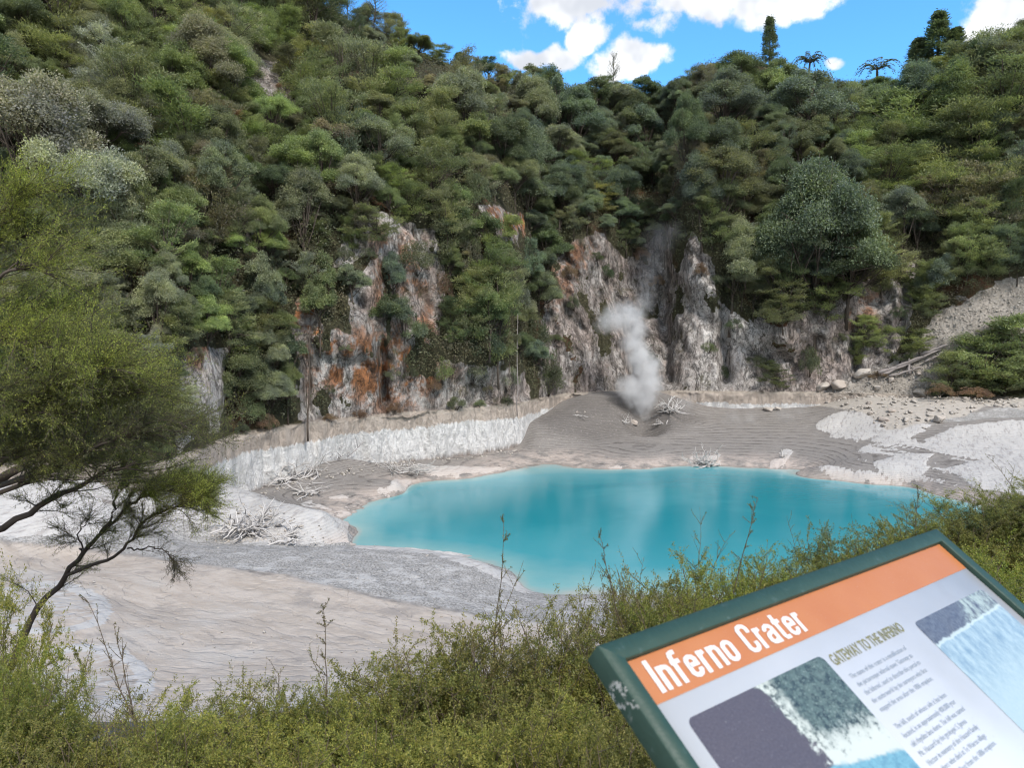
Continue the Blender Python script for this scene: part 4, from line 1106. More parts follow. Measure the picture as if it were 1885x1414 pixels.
# ------------------------------------------------------------------ steam
def steam(name, puffs, dist, label, dens, seed):
    import bmesh
    bm = bmesh.new(); C = []
    for (px, py, r, k) in puffs:
        c = P(px, py, dist + rng.uniform(-.5, .5)); R = r * dist / F; C.append((c, R, k))
        bmesh.ops.create_icosphere(bm, subdivisions=2, radius=R * 1.32, matrix=Matrix.Translation(Vector(c)))
    me = bpy.data.meshes.new(name); bm.to_mesh(me); bm.free()
    o = bpy.data.objects.new(name, me); COL.objects.link(o)
    md = o.modifiers.new('hull', 'REMESH'); md.mode = 'VOXEL'; md.voxel_size = .35
    me2 = bpy.data.meshes.new_from_object(o.evaluated_get(bpy.context.evaluated_depsgraph_get()))
    o.modifiers.clear(); o.data = me2
    m = NT(name)
    pos = m.n('ShaderNodeNewGeometry').outputs['Position']
    wn = m.n('ShaderNodeTexNoise', {'Scale': .5, 'Detail': 5., 'Roughness': .65}); m.set(wn.inputs['Vector'], pos)
    wv = m.n('ShaderNodeVectorMath', operation='MULTIPLY_ADD'); m.set(wv.inputs[0], wn.outputs['Color']); wv.inputs[1].default_value = (2.6, 2.6, 2.6)
    av = m.n('ShaderNodeVectorMath', operation='SUBTRACT'); m.set(av.inputs[0], pos); av.inputs[1].default_value = (1.3, 1.3, 1.3)
    m.set(wv.inputs[2], av)
    tot = None
    for c, R, k in C:
        dn = m.n('ShaderNodeVectorMath', operation='DISTANCE'); m.set(dn.inputs[0], wv); dn.inputs[1].default_value = tuple(c)
        v = m.sstep(dn.outputs['Value'], R * 1.2, R * .12)
        v = m.math('MULTIPLY', v, k)
        tot = v if tot is None else m.math('MAXIMUM', tot, v)
    n1 = m.noise(pos, .8, 5, .62)
    tot = m.math('MULTIPLY', tot, m.sstep(n1, .22, .68))
    pv = m.n('ShaderNodeVolumePrincipled', {'Color': (.99, .99, .99), 'Anisotropy': .2})
    m.set(pv.inputs['Density'], m.math('MULTIPLY', tot, dens))
    o.data.materials.clear(); o.data.materials.append(m.done(None, pv))
    return tag(o, label, 'steam', kind='stuff')


ds = float(G(1186, 786, 2.)[1]) + .5
steam('steam', [(1192, 772, 17, 1.), (1184, 755, 24, 1.), (1178, 730, 30, 1.), (1162, 716, 28, 1.), (1192, 705, 30, .95), (1188, 678, 30, .85), (1176, 655, 28, .75), (1166, 632, 26, .7), (1168, 605, 27, .6), (1160, 582, 30, .5), (1136, 584, 30, .42), (1115, 596, 22, .35), (1186, 556, 24, .13), (1196, 520, 24, .05), (1200, 480, 30, .022), (1215, 440, 34, .026), (1240, 428, 26, .02)], ds,
      'white steam plume rising from the vent in the grey mud', 1.9, 1)
steam('steam_wisp', [(1380, 772, 20, .2), (1350, 775, 22, .2), (1445, 765, 22, .2), (1470, 755, 20, .15), (1262, 742, 18, .25), (1275, 728, 16, .15)], float(G(1400, 775, 2.9)[1]), 'faint steam drifting low over the far mud', .7, 2)

# ------------------------------------------------------------------ near shrubs (fine leaved, along the bank below the viewpoint)
def curve_pts(a, d, L, n, r, wob=.12, droop=0.):
    q = [np.array(a, float)]; d = np.array(d, float); d /= np.linalg.norm(d)
    for i in range(n - 1):
        d = d + r.normal(size=3) * wob; d[2] -= droop; d /= np.linalg.norm(d)
        q.append(q[-1] + d * L / (n - 1))
    return np.array(q)


def leaf_run(mb, q, n, L, W, r, spread=.9, t0=.1, tip=0., jit=.004):
    """n small leaves set along the twig q, standing off it"""
    t = r.uniform(t0, 1, n); tt = np.linspace(0, 1, len(q))
    p = np.stack([np.interp(t, tt, q[:, k]) for k in range(3)], -1)
    ax = np.gradient(q, axis=0); ax /= np.linalg.norm(ax, axis=1)[:, None] + 1e-9
    ax = np.stack([np.interp(t, tt, ax[:, k]) for k in range(3)], -1)
    o = r.normal(size=(n, 3))
    o -= (o * ax).sum(1)[:, None] * ax; o /= np.linalg.norm(o, axis=1)[:, None] + 1e-9
    dr = ax * .7 + o * spread
    mb.leaves(p + r.normal(size=(n, 3)) * jit, dr, r.normal(size=(n, 3)) * .5 + np.array([0, 0, .8]), L * r.uniform(.6, 1.3, n), W * r.uniform(.7, 1.2, n), np.clip(tip + r.normal(size=n) * .18, 0, 1))


def near_shrub(seed, stems=30, shoots=9, leaf=.0145, rad=.62, dense=1.6):
    """unit: 1.5 m tall, about 1.3 m wide"""
    r = np.random.default_rng(seed); mb = MB(); tb = MB(); H = 1.5
    for i in range(stems):
        a = r.uniform(0, 6.283); lean = r.uniform(.05, .62)
        q = curve_pts([math.cos(a) * .06, math.sin(a) * .06, 0], [math.cos(a) * lean, math.sin(a) * lean, 1], H * r.uniform(.62, .93) * (1 - .15 * lean), 9, r, .10)
        tb.tube(q, np.linspace(.009, .0018, 9), 5)
        for j in range(15):
            k = r.integers(2, 9); s_ = q[k] + (q[k - 1] - q[k]) * r.random()
            b = r.uniform(0, 6.283)
            d = np.array([math.cos(b), math.sin(b), r.uniform(.25, 1.1)])
            L = r.uniform(.14, .34) * (1.1 - .3 * k / 9)
            q2 = curve_pts(s_, d, L, 6, r, .22)
            tb.tube(q2, np.linspace(.0026, .0008, 6), 3, cap=False)
            tipc = .12 + .5 * (k / 9) ** 2 + r.uniform(-.15, .2)
            leaf_run(mb, q2, int(58 * dense * L / .25), leaf, leaf * .42, r, .95, .05, tipc, .008)
            for u in range(4):
                s3 = q2[r.integers(1, 6)]
                q3 = curve_pts(s3, d * .6 + r.normal(size=3) * .5 + [0, 0, .35], r.uniform(.06, .15), 4, r, .2)
                leaf_run(mb, q3, int(26 * dense), leaf, leaf * .42, r, .95, .0, tipc + .06, .006)
    for i in range(shoots):
        a = r.uniform(0, 6.283); lean = r.uniform(.05, .6)
        q = curve_pts([math.cos(a) * r.uniform(.05, .3), math.sin(a) * r.uniform(.05, .3), H * .55], [math.cos(a) * lean, math.sin(a) * lean, 1], H * r.uniform(.4, .66), 12, r, .09, r.choice([0., .02, .09]))
        tb.tube(q, np.linspace(.004, .0008, 12), 4)
        leaf_run(mb, q, 75, leaf * .75, leaf * .33, r, .9, .1, .35, .002)
        for j in range(11):
            k = r.integers(2, 11); b = r.uniform(0, 6.283)
            q2 = curve_pts(q[k], [math.cos(b) * .6, math.sin(b) * .6, .8], r.uniform(.05, .17), 4, r, .12)
            tb.tube(q2, [.0014, .0012, .001, .0006], 3, cap=False)
            leaf_run(mb, q2, 20, leaf * .75, leaf * .33, r, .9, 0, .4, .002)
    a_ = mb.mesh('foliage', an='tip'); b_ = tb.mesh('stem', True)
    a_.materials.append(M_NEAR); b_.materials.append(M_TWIG)
    return a_, b_


NS = [near_shrub(s, 46, n_) for s, n_ in ((101, 2), (102, 1), (103, 3), (104, 2))]
NC = {'olive': (.104, .104, .034), 'green': (.088, .110, .028), 'bright': (.100, .142, .024), 'brown': (.108, .090, .042)}
NEAR = [  # top px, top py, distance, width factor, colour
    (50, 1330, 2.5, .8, 'olive'), (120, 1270, 2.5, .85, 'olive'), (200, 1262, 2.6, .95, 'olive'), (280, 1268, 2.5, .9, 'green'), (400, 1335, 2.35, .9, 'olive'), (330, 1330, 2.6, 1.0, 'olive'), (480, 1335, 2.5, 1.0, 'green'), (620, 1330, 2.6, 1.05, 'green'), (760, 1305, 2.6, 1., 'olive'), (900, 1275, 2.7, 1.05, 'olive'), (1020, 1262, 2.8, 1.0, 'green'), (1110, 1300, 2.4, .9, 'olive'), (1190, 1255, 2.8, .9, 'olive'),
    (260, 1275, 3.4, .9, 'brown'), (370, 1240, 3.6, .95, 'bright'), (480, 1225, 3.8, .9, 'olive'), (590, 1205, 3.8, .9, 'green'), (690, 1200, 3.7, .9, 'green'), (790, 1120, 3.9, .95, 'olive'), (880, 1110, 4.0, .9, 'brown'), (965, 1120, 3.9, 1., 'green'), (1060, 1105, 4.1, 1., 'olive'), (1150, 1080, 4.2, .9, 'olive'),
    (1190, 1015, 5.0, .8, 'brown'), (1270, 1030, 4.2, .95, 'bright'), (1345, 1040, 4.0, .9, 'bright'), (1290, 985, 5.4, .9, 'olive'), (1400, 1005, 5.2, 1., 'bright'), (1475, 985, 5.4, 1., 'green'), (1550, 955, 5.6, 1., 'green'), (1630, 945, 5.6, 1.05, 'green'), (1700, 925, 5.8, 1.1, 'green'), (1780, 905, 5.8, 1.1, 'olive'), (1860, 868, 6.0, 1.2, 'green'), (1940, 860, 6.0, 1.2, 'olive'),
    (1850, 985, 3.8, 1.1, 'bright'), (1760, 985, 4.4, 1., 'bright'), (1930, 1010, 3.3, 1., 'bright'), (1650, 1000, 4.4, 1., 'olive'), (1560, 1020, 4.2, 1., 'green'), (1450, 1050, 3.9, 1., 'olive'), (1480, 1130, 2.6, .9, 'olive'), (1330, 1140, 2.9, .9, 'olive'), (1700, 1060, 2.9, .9, 'olive'), (1880, 1080, 2.6, .8, 'bright'),
    (0, 1110, 3.2, .5, 'bright'), (-50, 1000, 3.6, .6, 'olive'), (20, 1160, 2.8, .42, 'bright'), (-50, 1180, 2.6, .7, 'green'),
]
items = []
for k, (px, py, d, wf, cn) in enumerate(NEAR):
    tp = P(px, py, d); gz = floor_z(tp[0], tp[1]); h = tp[2] - gz
    root = empty('fine_leaved_shrub', (tp[0], tp[1], gz - .03), None, 'shrub', 'fine leaved shrubs on the near bank')
    s = h / 1.5
    w = min(max(s, .75), 1.25) * wf
    root.scale = (w, w, s); root.rotation_euler = (0, 0, k * 2.4)
    a_, b_ = NS[k % 4]
    c = NC[cn]
    for me_, nm in ((a_, 'foliage'), (b_, 'stem')):
        o = bpy.data.objects.new(nm, me_); COL.objects.link(o); o.parent = root
        g = random.uniform(.85, 1.15); g *= 1.42; o.color = (c[0] * g, c[1] * g, c[2] * g, 1)
    row = 'in front of the pale pan' if px < 760 else ('below the tip of the grey bank' if px < 1120 else ('against the turquoise lake beside the sign' if px < 1640 else 'behind the sign top corner'))
    if px < 100: row = 'under the leaning sapling'
    dn = 'nearest ' if d < 3 else ('' if d < 5 else 'farther ')
    items.append((root, f'{dn}{ {"olive": "olive", "green": "mid green", "bright": "bright green", "brown": "brownish"}[cn]} fine leaved shrub {row}', px, py))
labelled(items)

# bare twigs standing up before the pan
items = []
for k, (x0, y0, x1, y1, d) in enumerate([(330, 1330, 165, 1105, 3.0), (290, 1330, 225, 1140, 3.1), (600, 1300, 590, 1120, 3.6), (905, 1200, 928, 965, 4.3), (1180, 1150, 1105, 985, 4.4), (1330, 1060, 1390, 920, 5.0), (1690, 980, 1700, 905, 5.6)]):
    r = np.random.default_rng(300 + k)
    a = P(x0, y0, d); b = P(x1, y1, d + .1); a[2] -= .5
    t = np.linspace(0, 1, 12)[:, None]; q = a * (1 - t) + b * t + np.cumsum(r.normal(size=(12, 3)) * .006, 0)
    root = empty('leafy_twig', a, None, 'twig', 'tall twigs rising above the shrubs')
    tb = MB(); mb = MB(); ql = q - a
    tb.tube(ql, np.linspace(.0055, .0012, 12), 5)
    bare = x0 < 400
    for j in range(20):
        kk = r.integers(4, 12); bdir = (q[-1] - q[0]) / np.linalg.norm(q[-1] - q[0]) + r.normal(size=3) * .55
        q2 = curve_pts(ql[min(kk, 11)], bdir, r.uniform(.06, .2) * (1.2 - kk / 14), 5, r, .12)
        tb.tube(q2, np.linspace(.0020, .0008, 5), 3, cap=False)
        leaf_run(mb, q2, 8 if bare else 26, .011, .0045, r, .9, .1, .3, .002)
    leaf_run(mb, ql, 30 if bare else 110, .011, .0045, r, .9, .3, .3, .002)
    tb.obj('stem', M_TWIG, root, True)
    o = mb.obj('foliage', M_NEAR, root, an='tip'); o.color = (.075, .066, .024, 1)
    items.append((root, ('nearly bare brown twig rising before the pale pan' if bare else 'tall thin leafy shoot rising against the ' + ('pale pan' if x0 < 700 else 'lake')), x1, y1))
labelled(items)

# ------------------------------------------------------------------ the near feathery tree and the leaning sapling
def branchy(name, limbs, label, cat, colour, seed, per_m=13, sub=.75, leafy=1., dirs=(1., .1), leaf=.015, tipf=None, rise=.22):
    """limbs: list of ([(px,py,d)...], r0, r1, leafiness, tip)"""
    r = np.random.default_rng(seed); tb = MB(); mb = MB()
    base = P(*limbs[0][0][0])
    for (pl, r0, r1, lf, tip) in limbs:
        pp = np.array([P(*a) for a in pl]) - base
        t = np.linspace(0, 1, len(pp)); n = 18; tn = np.linspace(0, 1, n)
        q = np.stack([np.interp(tn, t, pp[:, k]) for k in range(3)], -1)
        for _ in range(3): q[1:-1] = q[1:-1] * .5 + (q[:-2] + q[2:]) * .25
        q[1:-1] += np.cumsum(r.normal(size=(n - 2, 3)), 0) * .004 + r.normal(size=(n - 2, 3)) * .010
        tb.tube(q, np.linspace(r0, r1, n), 8)
        if lf <= 0: continue
        Ln = np.linalg.norm(np.diff(q, axis=0), axis=1).sum()
        tg = np.gradient(q, axis=0); tg /= np.linalg.norm(tg, axis=1)[:, None]
        for j in range(int(Ln * per_m * lf)):
            k = min(n - 1, int(n * (r.uniform(.22, 1.02))))
            fw = tg[k]
            d = fw * .9 + np.array([r.normal() * .4 + dirs[0] * .35, r.normal() * .6, r.normal() * .25 + rise])
            L = sub * r.uniform(.45, 1.15)
            q2 = curve_pts(q[k], d, L, 9, r, .13, .012)
            tb.tube(q2, np.linspace(min(r1, .006), .0012, 9), 4, cap=False)
            for u in range(int(15 * leafy)):
                kk = r.integers(2, 9)
                d3 = (q2[kk] - q2[kk - 1]); d3 /= np.linalg.norm(d3)
                d3 = d3 + r.normal(size=3) * .45 + np.array([0, 0, .16])
                q3 = curve_pts(q2[kk], d3, r.uniform(.10, .24), 5, r, .12)
                tb.tube(q3, np.linspace(.0014, .0006, 5), 3, cap=False)
                tv = tip + .5 * (kk / 9 - .5) + r.normal() * .12
                leaf_run(mb, q3, 34, leaf, leaf * .30, r, .75, .0, tv, .007)
    root = empty(name, base, label, cat)
    tb.obj('trunk', M_BARK, root, True)
    o = mb.obj('crown', M_NEARTREE, root, an='tip'); o.color = (*colour, 1)
    return root


D = 6.
branchy('feathery_tree', [  # upper limbs blend to yellow green: light from above put into leaf colour
    ([(-420, 1230, 6.), (-330, 1120, 6.), (-200, 1000, 6.), (-60, 920, 6.), (40, 860, 6.)], .10, .035, 0, 0),
    ([(-200, 1000, 6.), (0, 985, 5.8), (70, 935, 5.8), (150, 895, 5.7), (200, 870, 5.6), (250, 850, 5.5)], .035, .008, .3, .0),
    ([(-60, 920, 6.), (60, 850, 6.1), (150, 800, 6.1), (240, 755, 6.2), (315, 775, 6.2)], .03, .006, 1.0, .05),
    ([(-60, 920, 6.), (50, 800, 5.7), (140, 750, 5.5), (200, 720, 5.4), (260, 725, 5.3)], .028, .006, 1.0, .35),
    ([(-200, 1000, 6.), (-80, 800, 6.), (20, 700, 5.9), (90, 640, 5.8), (150, 640, 5.7), (190, 660, 5.7)], .034, .006, 1.1, .6),
    ([(-200, 1000, 6.), (-120, 760, 6.3), (-30, 620, 6.4), (40, 560, 6.5), (90, 580, 6.5)], .034, .006, 1.1, .75),
    ([(-200, 1000, 6.), (-140, 700, 6.), (-70, 520, 6.), (-10, 440, 6.), (50, 430, 6.)], .034, .006, 1., .5),
    ([(-140, 700, 6.), (-70, 500, 5.8), (-20, 400, 5.8), (40, 360, 5.8)], .026, .005, 1., .7),
    ([(-120, 640, 6.), (-50, 540, 5.6), (20, 490, 5.5), (80, 490, 5.5)], .022, .005, 1., .65),
    ([(-60, 920, 6.), (40, 880, 5.4), (130, 850, 5.2), (210, 800, 5.), (270, 795, 5.)], .026, .006, .9, .05),
    ([(-60, 920, 6.), (40, 900, 6.4), (120, 840, 6.5), (200, 810, 6.6), (270, 800, 6.6)], .026, .006, .9, .05),
    ([(-200, 1000, 6.), (-60, 860, 5.4), (20, 760, 5.2), (90, 700, 5.1), (180, 690, 5.)], .028, .006, 1., .55),
    ([(-140, 700, 6.), (-60, 640, 5.4), (20, 620, 5.3), (80, 640, 5.2)], .02, .005, 1., .7),
    ([(-140, 800, 6.), (-60, 750, 5.2), (0, 730, 5.1), (70, 760, 5.1)], .02, .005, 1., .3),
    ([(-140, 900, 6.), (-60, 860, 5.4), (30, 835, 5.3), (110, 840, 5.2)], .02, .005, .8, .0),
    ([(20, 700, 5.9), (120, 700, 6.2), (180, 690, 6.3), (230, 730, 6.3)], .016, .005, .9, .3),
], 'large feathery tree with drooping yellow green sprays over the white bank', 'tree', (.088, .096, .048), 401, per_m=22, sub=.56, leafy=1.45, leaf=.0145)
branchy('leaning_sapling', [
    ([(20, 1230, 6.5), (45, 1170, 6.5), (90, 1090, 6.5), (120, 1060, 6.5), (150, 1020, 6.5), (185, 980, 6.5), (225, 945, 6.5), (260, 910, 6.5)], .036, .008, .30, .3),
    ([(120, 1060, 6.5), (190, 1035, 6.4), (235, 1010, 6.4), (255, 960, 6.4), (300, 940, 6.4), (350, 925, 6.3)], .018, .005, .5, .3),
    ([(185, 980, 6.5), (215, 940, 6.6), (220, 900, 6.6), (235, 880, 6.6)], .014, .004, 1., 1.0),
    ([(225, 945, 6.5), (270, 905, 6.4), (320, 900, 6.4), (365, 905, 6.3)], .012, .004, 1.5, 1.0),
    ([(220, 900, 6.6), (260, 885, 6.6), (310, 885, 6.6), (345, 895, 6.6)], .01, .004, 1.6, 1.05),
    ([(235, 1010, 6.4), (290, 1010, 6.3), (320, 1030, 6.3)], .008, .003, .25, -.2),
    ([(150, 1020, 6.5), (140, 985, 6.4), (160, 960, 6.4)], .009, .003, .4, .0),
], 'slender dark sapling leaning over the pale pan with green flat top', 'tree', (.100, .090, .040), 402, per_m=30, sub=.36, leafy=1.7, leaf=.013, rise=.12)

# ------------------------------------------------------------------ the information sign
Rw, Uw, Fw = np.array([1., 0, 0]), np.array([0, sP, cP]), np.array([0, cP, -sP])
def cam2w(a, b, c): return a * Rw + b * Uw + c * Fw
u = cam2w(1776, 78, 1310); u /= np.linalg.norm(u)
v = cam2w(985, -1287, -1310); v -= (v @ u) * u; v /= np.linalg.norm(v)
yv = -v; nv = np.cross(u, yv)
SD = .85
P0 = np.array([0, 0, CAMZ]) + cam2w((1148 - CX) / F, (CY - 1218) / F, 1) * SD
PW, PH, FWD = .845, .60, .026


def uv(px, py):
    d = cam2w((px - CX) / F, (CY - py) / F, 1); o = np.array([0, 0, CAMZ])
    t = ((P0 - o) @ nv) / (d @ nv); q = o + d * t - P0
    return q @ u, q @ yv


MP = Matrix(((u[0], yv[0], nv[0], P0[0]), (u[1], yv[1], nv[1], P0[1]), (u[2], yv[2], nv[2], P0[2]), (0, 0, 0, 1)))
ctr = P0 + u * PW / 2 + v * PH / 2
gz = 13.35
sroot = empty('information_sign', (ctr[0], ctr[1], gz), 'green framed tilted information board about the crater with orange header', 'sign')
INV = Matrix.Translation(-Vector((float(ctr[0]), float(ctr[1]), gz)))


def sobj(name, me, mat, parent=None, lift=0.):
    o = bpy.data.objects.new(name, me); COL.objects.link(o)
    if mat is not None and not len(me.materials): me.materials.append(mat)
    if parent is None:
        o.parent = sroot; o.matrix_local = INV @ MP @ Matrix.Translation((0, 0, lift))
    else:
        o.parent = parent; o.matrix_local = Matrix.Translation((0, 0, lift))
    return o


def box(mb, x0, x1, y0, y1, z0, z1):
    V = [(x, y, zz) for zz in (z0, z1) for (x, y) in ((x0, y0), (x1, y0), (x1, y1), (x0, y1))]
    mb.add(V, [(0, 3, 2, 1), (4, 5, 6, 7), (0, 1, 5, 4), (1, 2, 6, 5), (2, 3, 7, 6), (3, 0, 4, 7)])


m = NT('green_frame')
tc = m.n('ShaderNodeTexCoord').outputs['Object']
f = m.noise(tc, 30, 6, .65); f2 = m.noise(tc, 140, 3, .6)
c = m.mix(f, (.013, .037, .024), (.029, .062, .042))
c = m.mix(m.math('MULTIPLY', m.sstep(m.noise(tc, 60, 5, .7), .60, .72), .45), c, (.10, .14, .135))
sx = m.n('ShaderNodeSeparateXYZ'); m.set(sx.inputs[0], tc)
chip = m.math('MULTIPLY', m.sstep(m.noise(tc, 110, 5, .7), .53, .58), m.math('MULTIPLY', m.sstep(sx.outputs[0], -.0235, -.0262), m.math('MULTIPLY', m.sstep(sx.outputs[1], -.012, -.02), m.sstep(sx.outputs[1], -.062, -.05))))
c = m.mix(chip, c, (.36, .35, .32))
M_FRAME = m.done(m.pbr(c, m.math('MULTIPLY_ADD', f2, .25, .38), m.bump(f2, .25, .002), .45))
# mitred frame bars, one mesh with a bevelled outer lip
mb = MB(); a_ = FWD
outr = [(-a_, a_), (PW + a_, a_), (PW + a_, -PH - a_), (-a_, -PH - a_)]; inn = [(0, 0), (PW, 0), (PW, -PH), (0, -PH)]
bv = .0014
for k in range(4):
    o0, o1, i0, i1 = outr[k], outr[(k + 1) % 4], inn[k], inn[(k + 1) % 4]
    def ins(o_, i_, t): return (o_[0] + (i_[0] - o_[0]) * t, o_[1] + (i_[1] - o_[1]) * t)
    zt, zb = .006, -.024
    ring0 = [(*o0, zb), (*o0, zt - bv), (*ins(o0, i0, bv / a_), zt), (*ins(o0, i0, 1 - bv / a_ * .6), zt), (*i0, zt - .0015), (*i0, -.004)]
    ring1 = [(*o1, zb), (*o1, zt - bv), (*ins(o1, i1, bv / a_), zt), (*ins(o1, i1, 1 - bv / a_ * .6), zt), (*i1, zt - .0015), (*i1, -.004)]
    V = ring0 + ring1; n = len(ring0)
    mb.add(V, [(j, j + n, j + n + 1, j + 1) for j in range(n - 1)])
mb.add([(*outr[0], -.024), (*outr[1], -.024), (*outr[2], -.024), (*outr[3], -.024)], [(0, 1, 2, 3)])
sobj('frame', mb.mesh('frame'), M_FRAME)


def sheet(x0, x1, y0, y1, rad=0., nseg=6):
    if rad <= 0: q = [(x0, y0), (x1, y0), (x1, y1), (x0, y1)]
    else:
        q = []
        for cx, cy, a0 in ((x1 - rad, y0 + rad, -90), (x1 - rad, y1 - rad, 0), (x0 + rad, y1 - rad, 90), (x0 + rad, y0 + rad, 180)):
            for i in range(nseg + 1):
                t = math.radians(a0 + 90 * i / nseg); q.append((cx + rad * math.cos(t), cy + rad * math.sin(t)))
    me = bpy.data.meshes.new('sheet'); me.from_pydata([(x, y, 0) for x, y in q], [], [list(range(len(q)))]); me.update()
    return me


def print_mat(name, build, rough=.35):
    m = NT(name); tc = m.n('ShaderNodeTexCoord').outputs['Object']
    c = build(m, tc)
    sp = m.sstep(m.noise(tc, 260, 4, .7), .62, .72)
    c = m.mix(m.math('MULTIPLY', sp, .18), c, (.75, .75, .74))
    ds_ = m.sstep(m.noise(tc, 90, 5, .75), .64, .75)
    c = m.mix(m.math('MULTIPLY', ds_, .25), c, (.28, .26, .24))
    return m.done(m.pbr(c, m.math('MULTIPLY_ADD', m.noise(tc, 20, 4), .3, rough - .1), m.bump(m.noise(tc, 150, 4), .1, .001), .4))


M_PANEL = print_mat('panel_white', lambda m, tc: m.mix(m.noise(tc, 6, 4), (.42, .44, .46), (.53, .54, .555)))
M_HEAD = print_mat('header_orange', lambda m, tc: m.mix(m.noise(tc, 12, 5), (.36, .120, .040), (.43, .172, .064)))
mb = MB(); box(mb, 0.0008, PW - .0008, -PH + .0008, -.0008, -.012, -.0035)
panel = sobj('panel', mb.mesh('panel'), M_PANEL)
hh = -uv(1205, 1299)[1]
head = sobj('header_band', sheet(.001, PW - .001, -hh, -.001), M_HEAD, None, -.003)


# --- title in tall condensed rounded lettering, drawn stroke by stroke
def stroke_glyph(ch):
    """strokes on a 0..w by 0..1 cap grid (x-height .72); returns (list of polylines, advance)"""
    xh = .72; sw = .135; h = sw / 2
    def arch(x0, x1, y0, y1): return [(x0, y0), (x0, y1 - .12), (x0 + .05, y1 - .03), ((x0 + x1) / 2, y1), (x1 - .05, y1 - .03), (x1, y1 - .12)]
    w = .40; l, r_ = h, w - h; b, t = h, xh - h
    if ch == 'I': return [[(h, 0), (h, 1)]], sw
    if ch == 'n': return [[(l, 0), (l, xh)], [(l, t - .10), (l + .05, t - .02), ((l + r_) / 2, t), (r_ - .04, t - .03), (r_, t - .11), (r_, 0)]], w
    if ch == 'f': return [[(.10, 0), (.10, .84), (.13, .92), (.20, .945), (.30, .94)], [(0, xh - .06), (.29, xh - .06)]], .29
    if ch == 'e': return [[(l, .40), (r_, .40), (r_, t - .11), (r_ - .05, t - .03), (w / 2, t), (l + .05, t - .03), (l, t - .11), (l, b + .11), (l + .05, b + .03), (w / 2, b), (r_ - .05, b + .03), (r_, b + .11), (r_, .26)]], w
    if ch == 'r': return [[(l, 0), (l, xh)], [(l, t - .12), (l + .06, t - .02), (l + .17, t)]], .26
    if ch == 'o': return [[(l, .36), (l, t - .11), (l + .05, t - .03), (w / 2, t), (r_ - .05, t - .03), (r_, t - .11), (r_, b + .11), (r_ - .05, b + .03), (w / 2, b), (l + .05, b + .03), (l, b + .11), (l, .37)]], w
    if ch == 'C':
        w = .43; r_ = w - h; t = 1 - h
        return [[(r_, .66), (r_, t - .12), (r_ - .05, t - .03), (w / 2, t), (l + .05, t - .03), (l, t - .12), (l, b + .12), (l + .05, b + .03), (w / 2, b), (r_ - .05, b + .03), (r_, b + .12), (r_, .34)]], w
    if ch == 'a': return [[(l, t - .16), (l, t - .10), (l + .05, t - .03), (w / 2, t), (r_ - .05, t - .03), (r_, t - .11), (r_, 0)], [(r_, .42), (w / 2, .40), (l + .04, .36), (l, .29), (l, b + .09), (l + .05, b + .02), (w / 2, b), (r_, b + .09)]], w
    if ch == 't': return [[(.11, .93), (.11, .14), (.14, .07), (.21, h), (.29, h)], [(0, xh - .06), (.28, xh - .06)]], .28
    return [], .22


def ribbon(mb, pl, sw):
    p = np.array(pl, float); n = len(p)
    seg = np.diff(p, axis=0); seg /= np.linalg.norm(seg, axis=1)[:, None]
    nr = np.c_[-seg[:, 1], seg[:, 0]]
    off = np.empty((n, 2)); off[0] = nr[0]; off[-1] = nr[-1]
    for i in range(1, n - 1):
        a = nr[i - 1] + nr[i]; a /= np.linalg.norm(a); off[i] = a / max(.5, a @ nr[i])
    A = p + off * sw / 2; B = p - off * sw / 2
    V = np.vstack([np.c_[A, np.zeros(n)], np.c_[B, np.zeros(n)]])
    mb.add(V, [(n + i, n + i + 1, i + 1, i) for i in range(n - 1)])


x0, y0 = uv(1222, 1275); x1, _ = uv(1497, 1160); _, ytop = uv(1181, 1217)
capH = ytop - y0
glyphs = [stroke_glyph(ch) for ch in 'Inferno Crater']
gap = .075
tot = sum(g[1] for g in glyphs) + gap * (len(glyphs) - 1)
sxk = (x1 - x0) / tot
mb = MB(); cx_ = 0
lay = 0
for g, adv in glyphs:
    for s_ in g:
        q = MB(); ribbon(q, s_, .135)
        V = np.vstack(q.v); V[:, 0] = x0 + (V[:, 0] + cx_) * sxk; V[:, 1] = y0 + V[:, 1] * capH; V[:, 2] = (lay % 2) * .00012
        mb.add(V, np.vstack(q.q)); lay += 1
    cx_ += adv + gap
M_INKW = plain('white_lettering', (.58, .575, .565), .45, .4, .08, 60)
sobj('title_lettering', mb.mesh('title_lettering'), M_INKW, head, .0006)


def text_mesh(lines, size, x, y, lead, sx=.62, bold=0.):
    """flat lettering from the built-in font; returns one mesh"""
    cu = bpy.data.curves.new('lettering', 'FONT'); cu.body = '\n'.join(lines); cu.size = size; cu.space_line = lead; cu.offset = bold; cu.resolution_u = 3
    o = bpy.data.objects.new('lettering', cu); COL.objects.link(o)
    me = bpy.data.meshes.new_from_object(o.evaluated_get(bpy.context.evaluated_depsgraph_get()))
    bpy.data.objects.remove(o); bpy.data.curves.remove(cu)
    co = np.empty(len(me.vertices) * 3, np.float32); me.vertices.foreach_get('co', co); co = co.reshape(-1, 3)
    co[:, 0] = co[:, 0] * sx + x; co[:, 1] += y
    me.vertices.foreach_set('co', co.ravel()); me.update(); me.materials.clear()
    return me, co[:, 0].max() - x


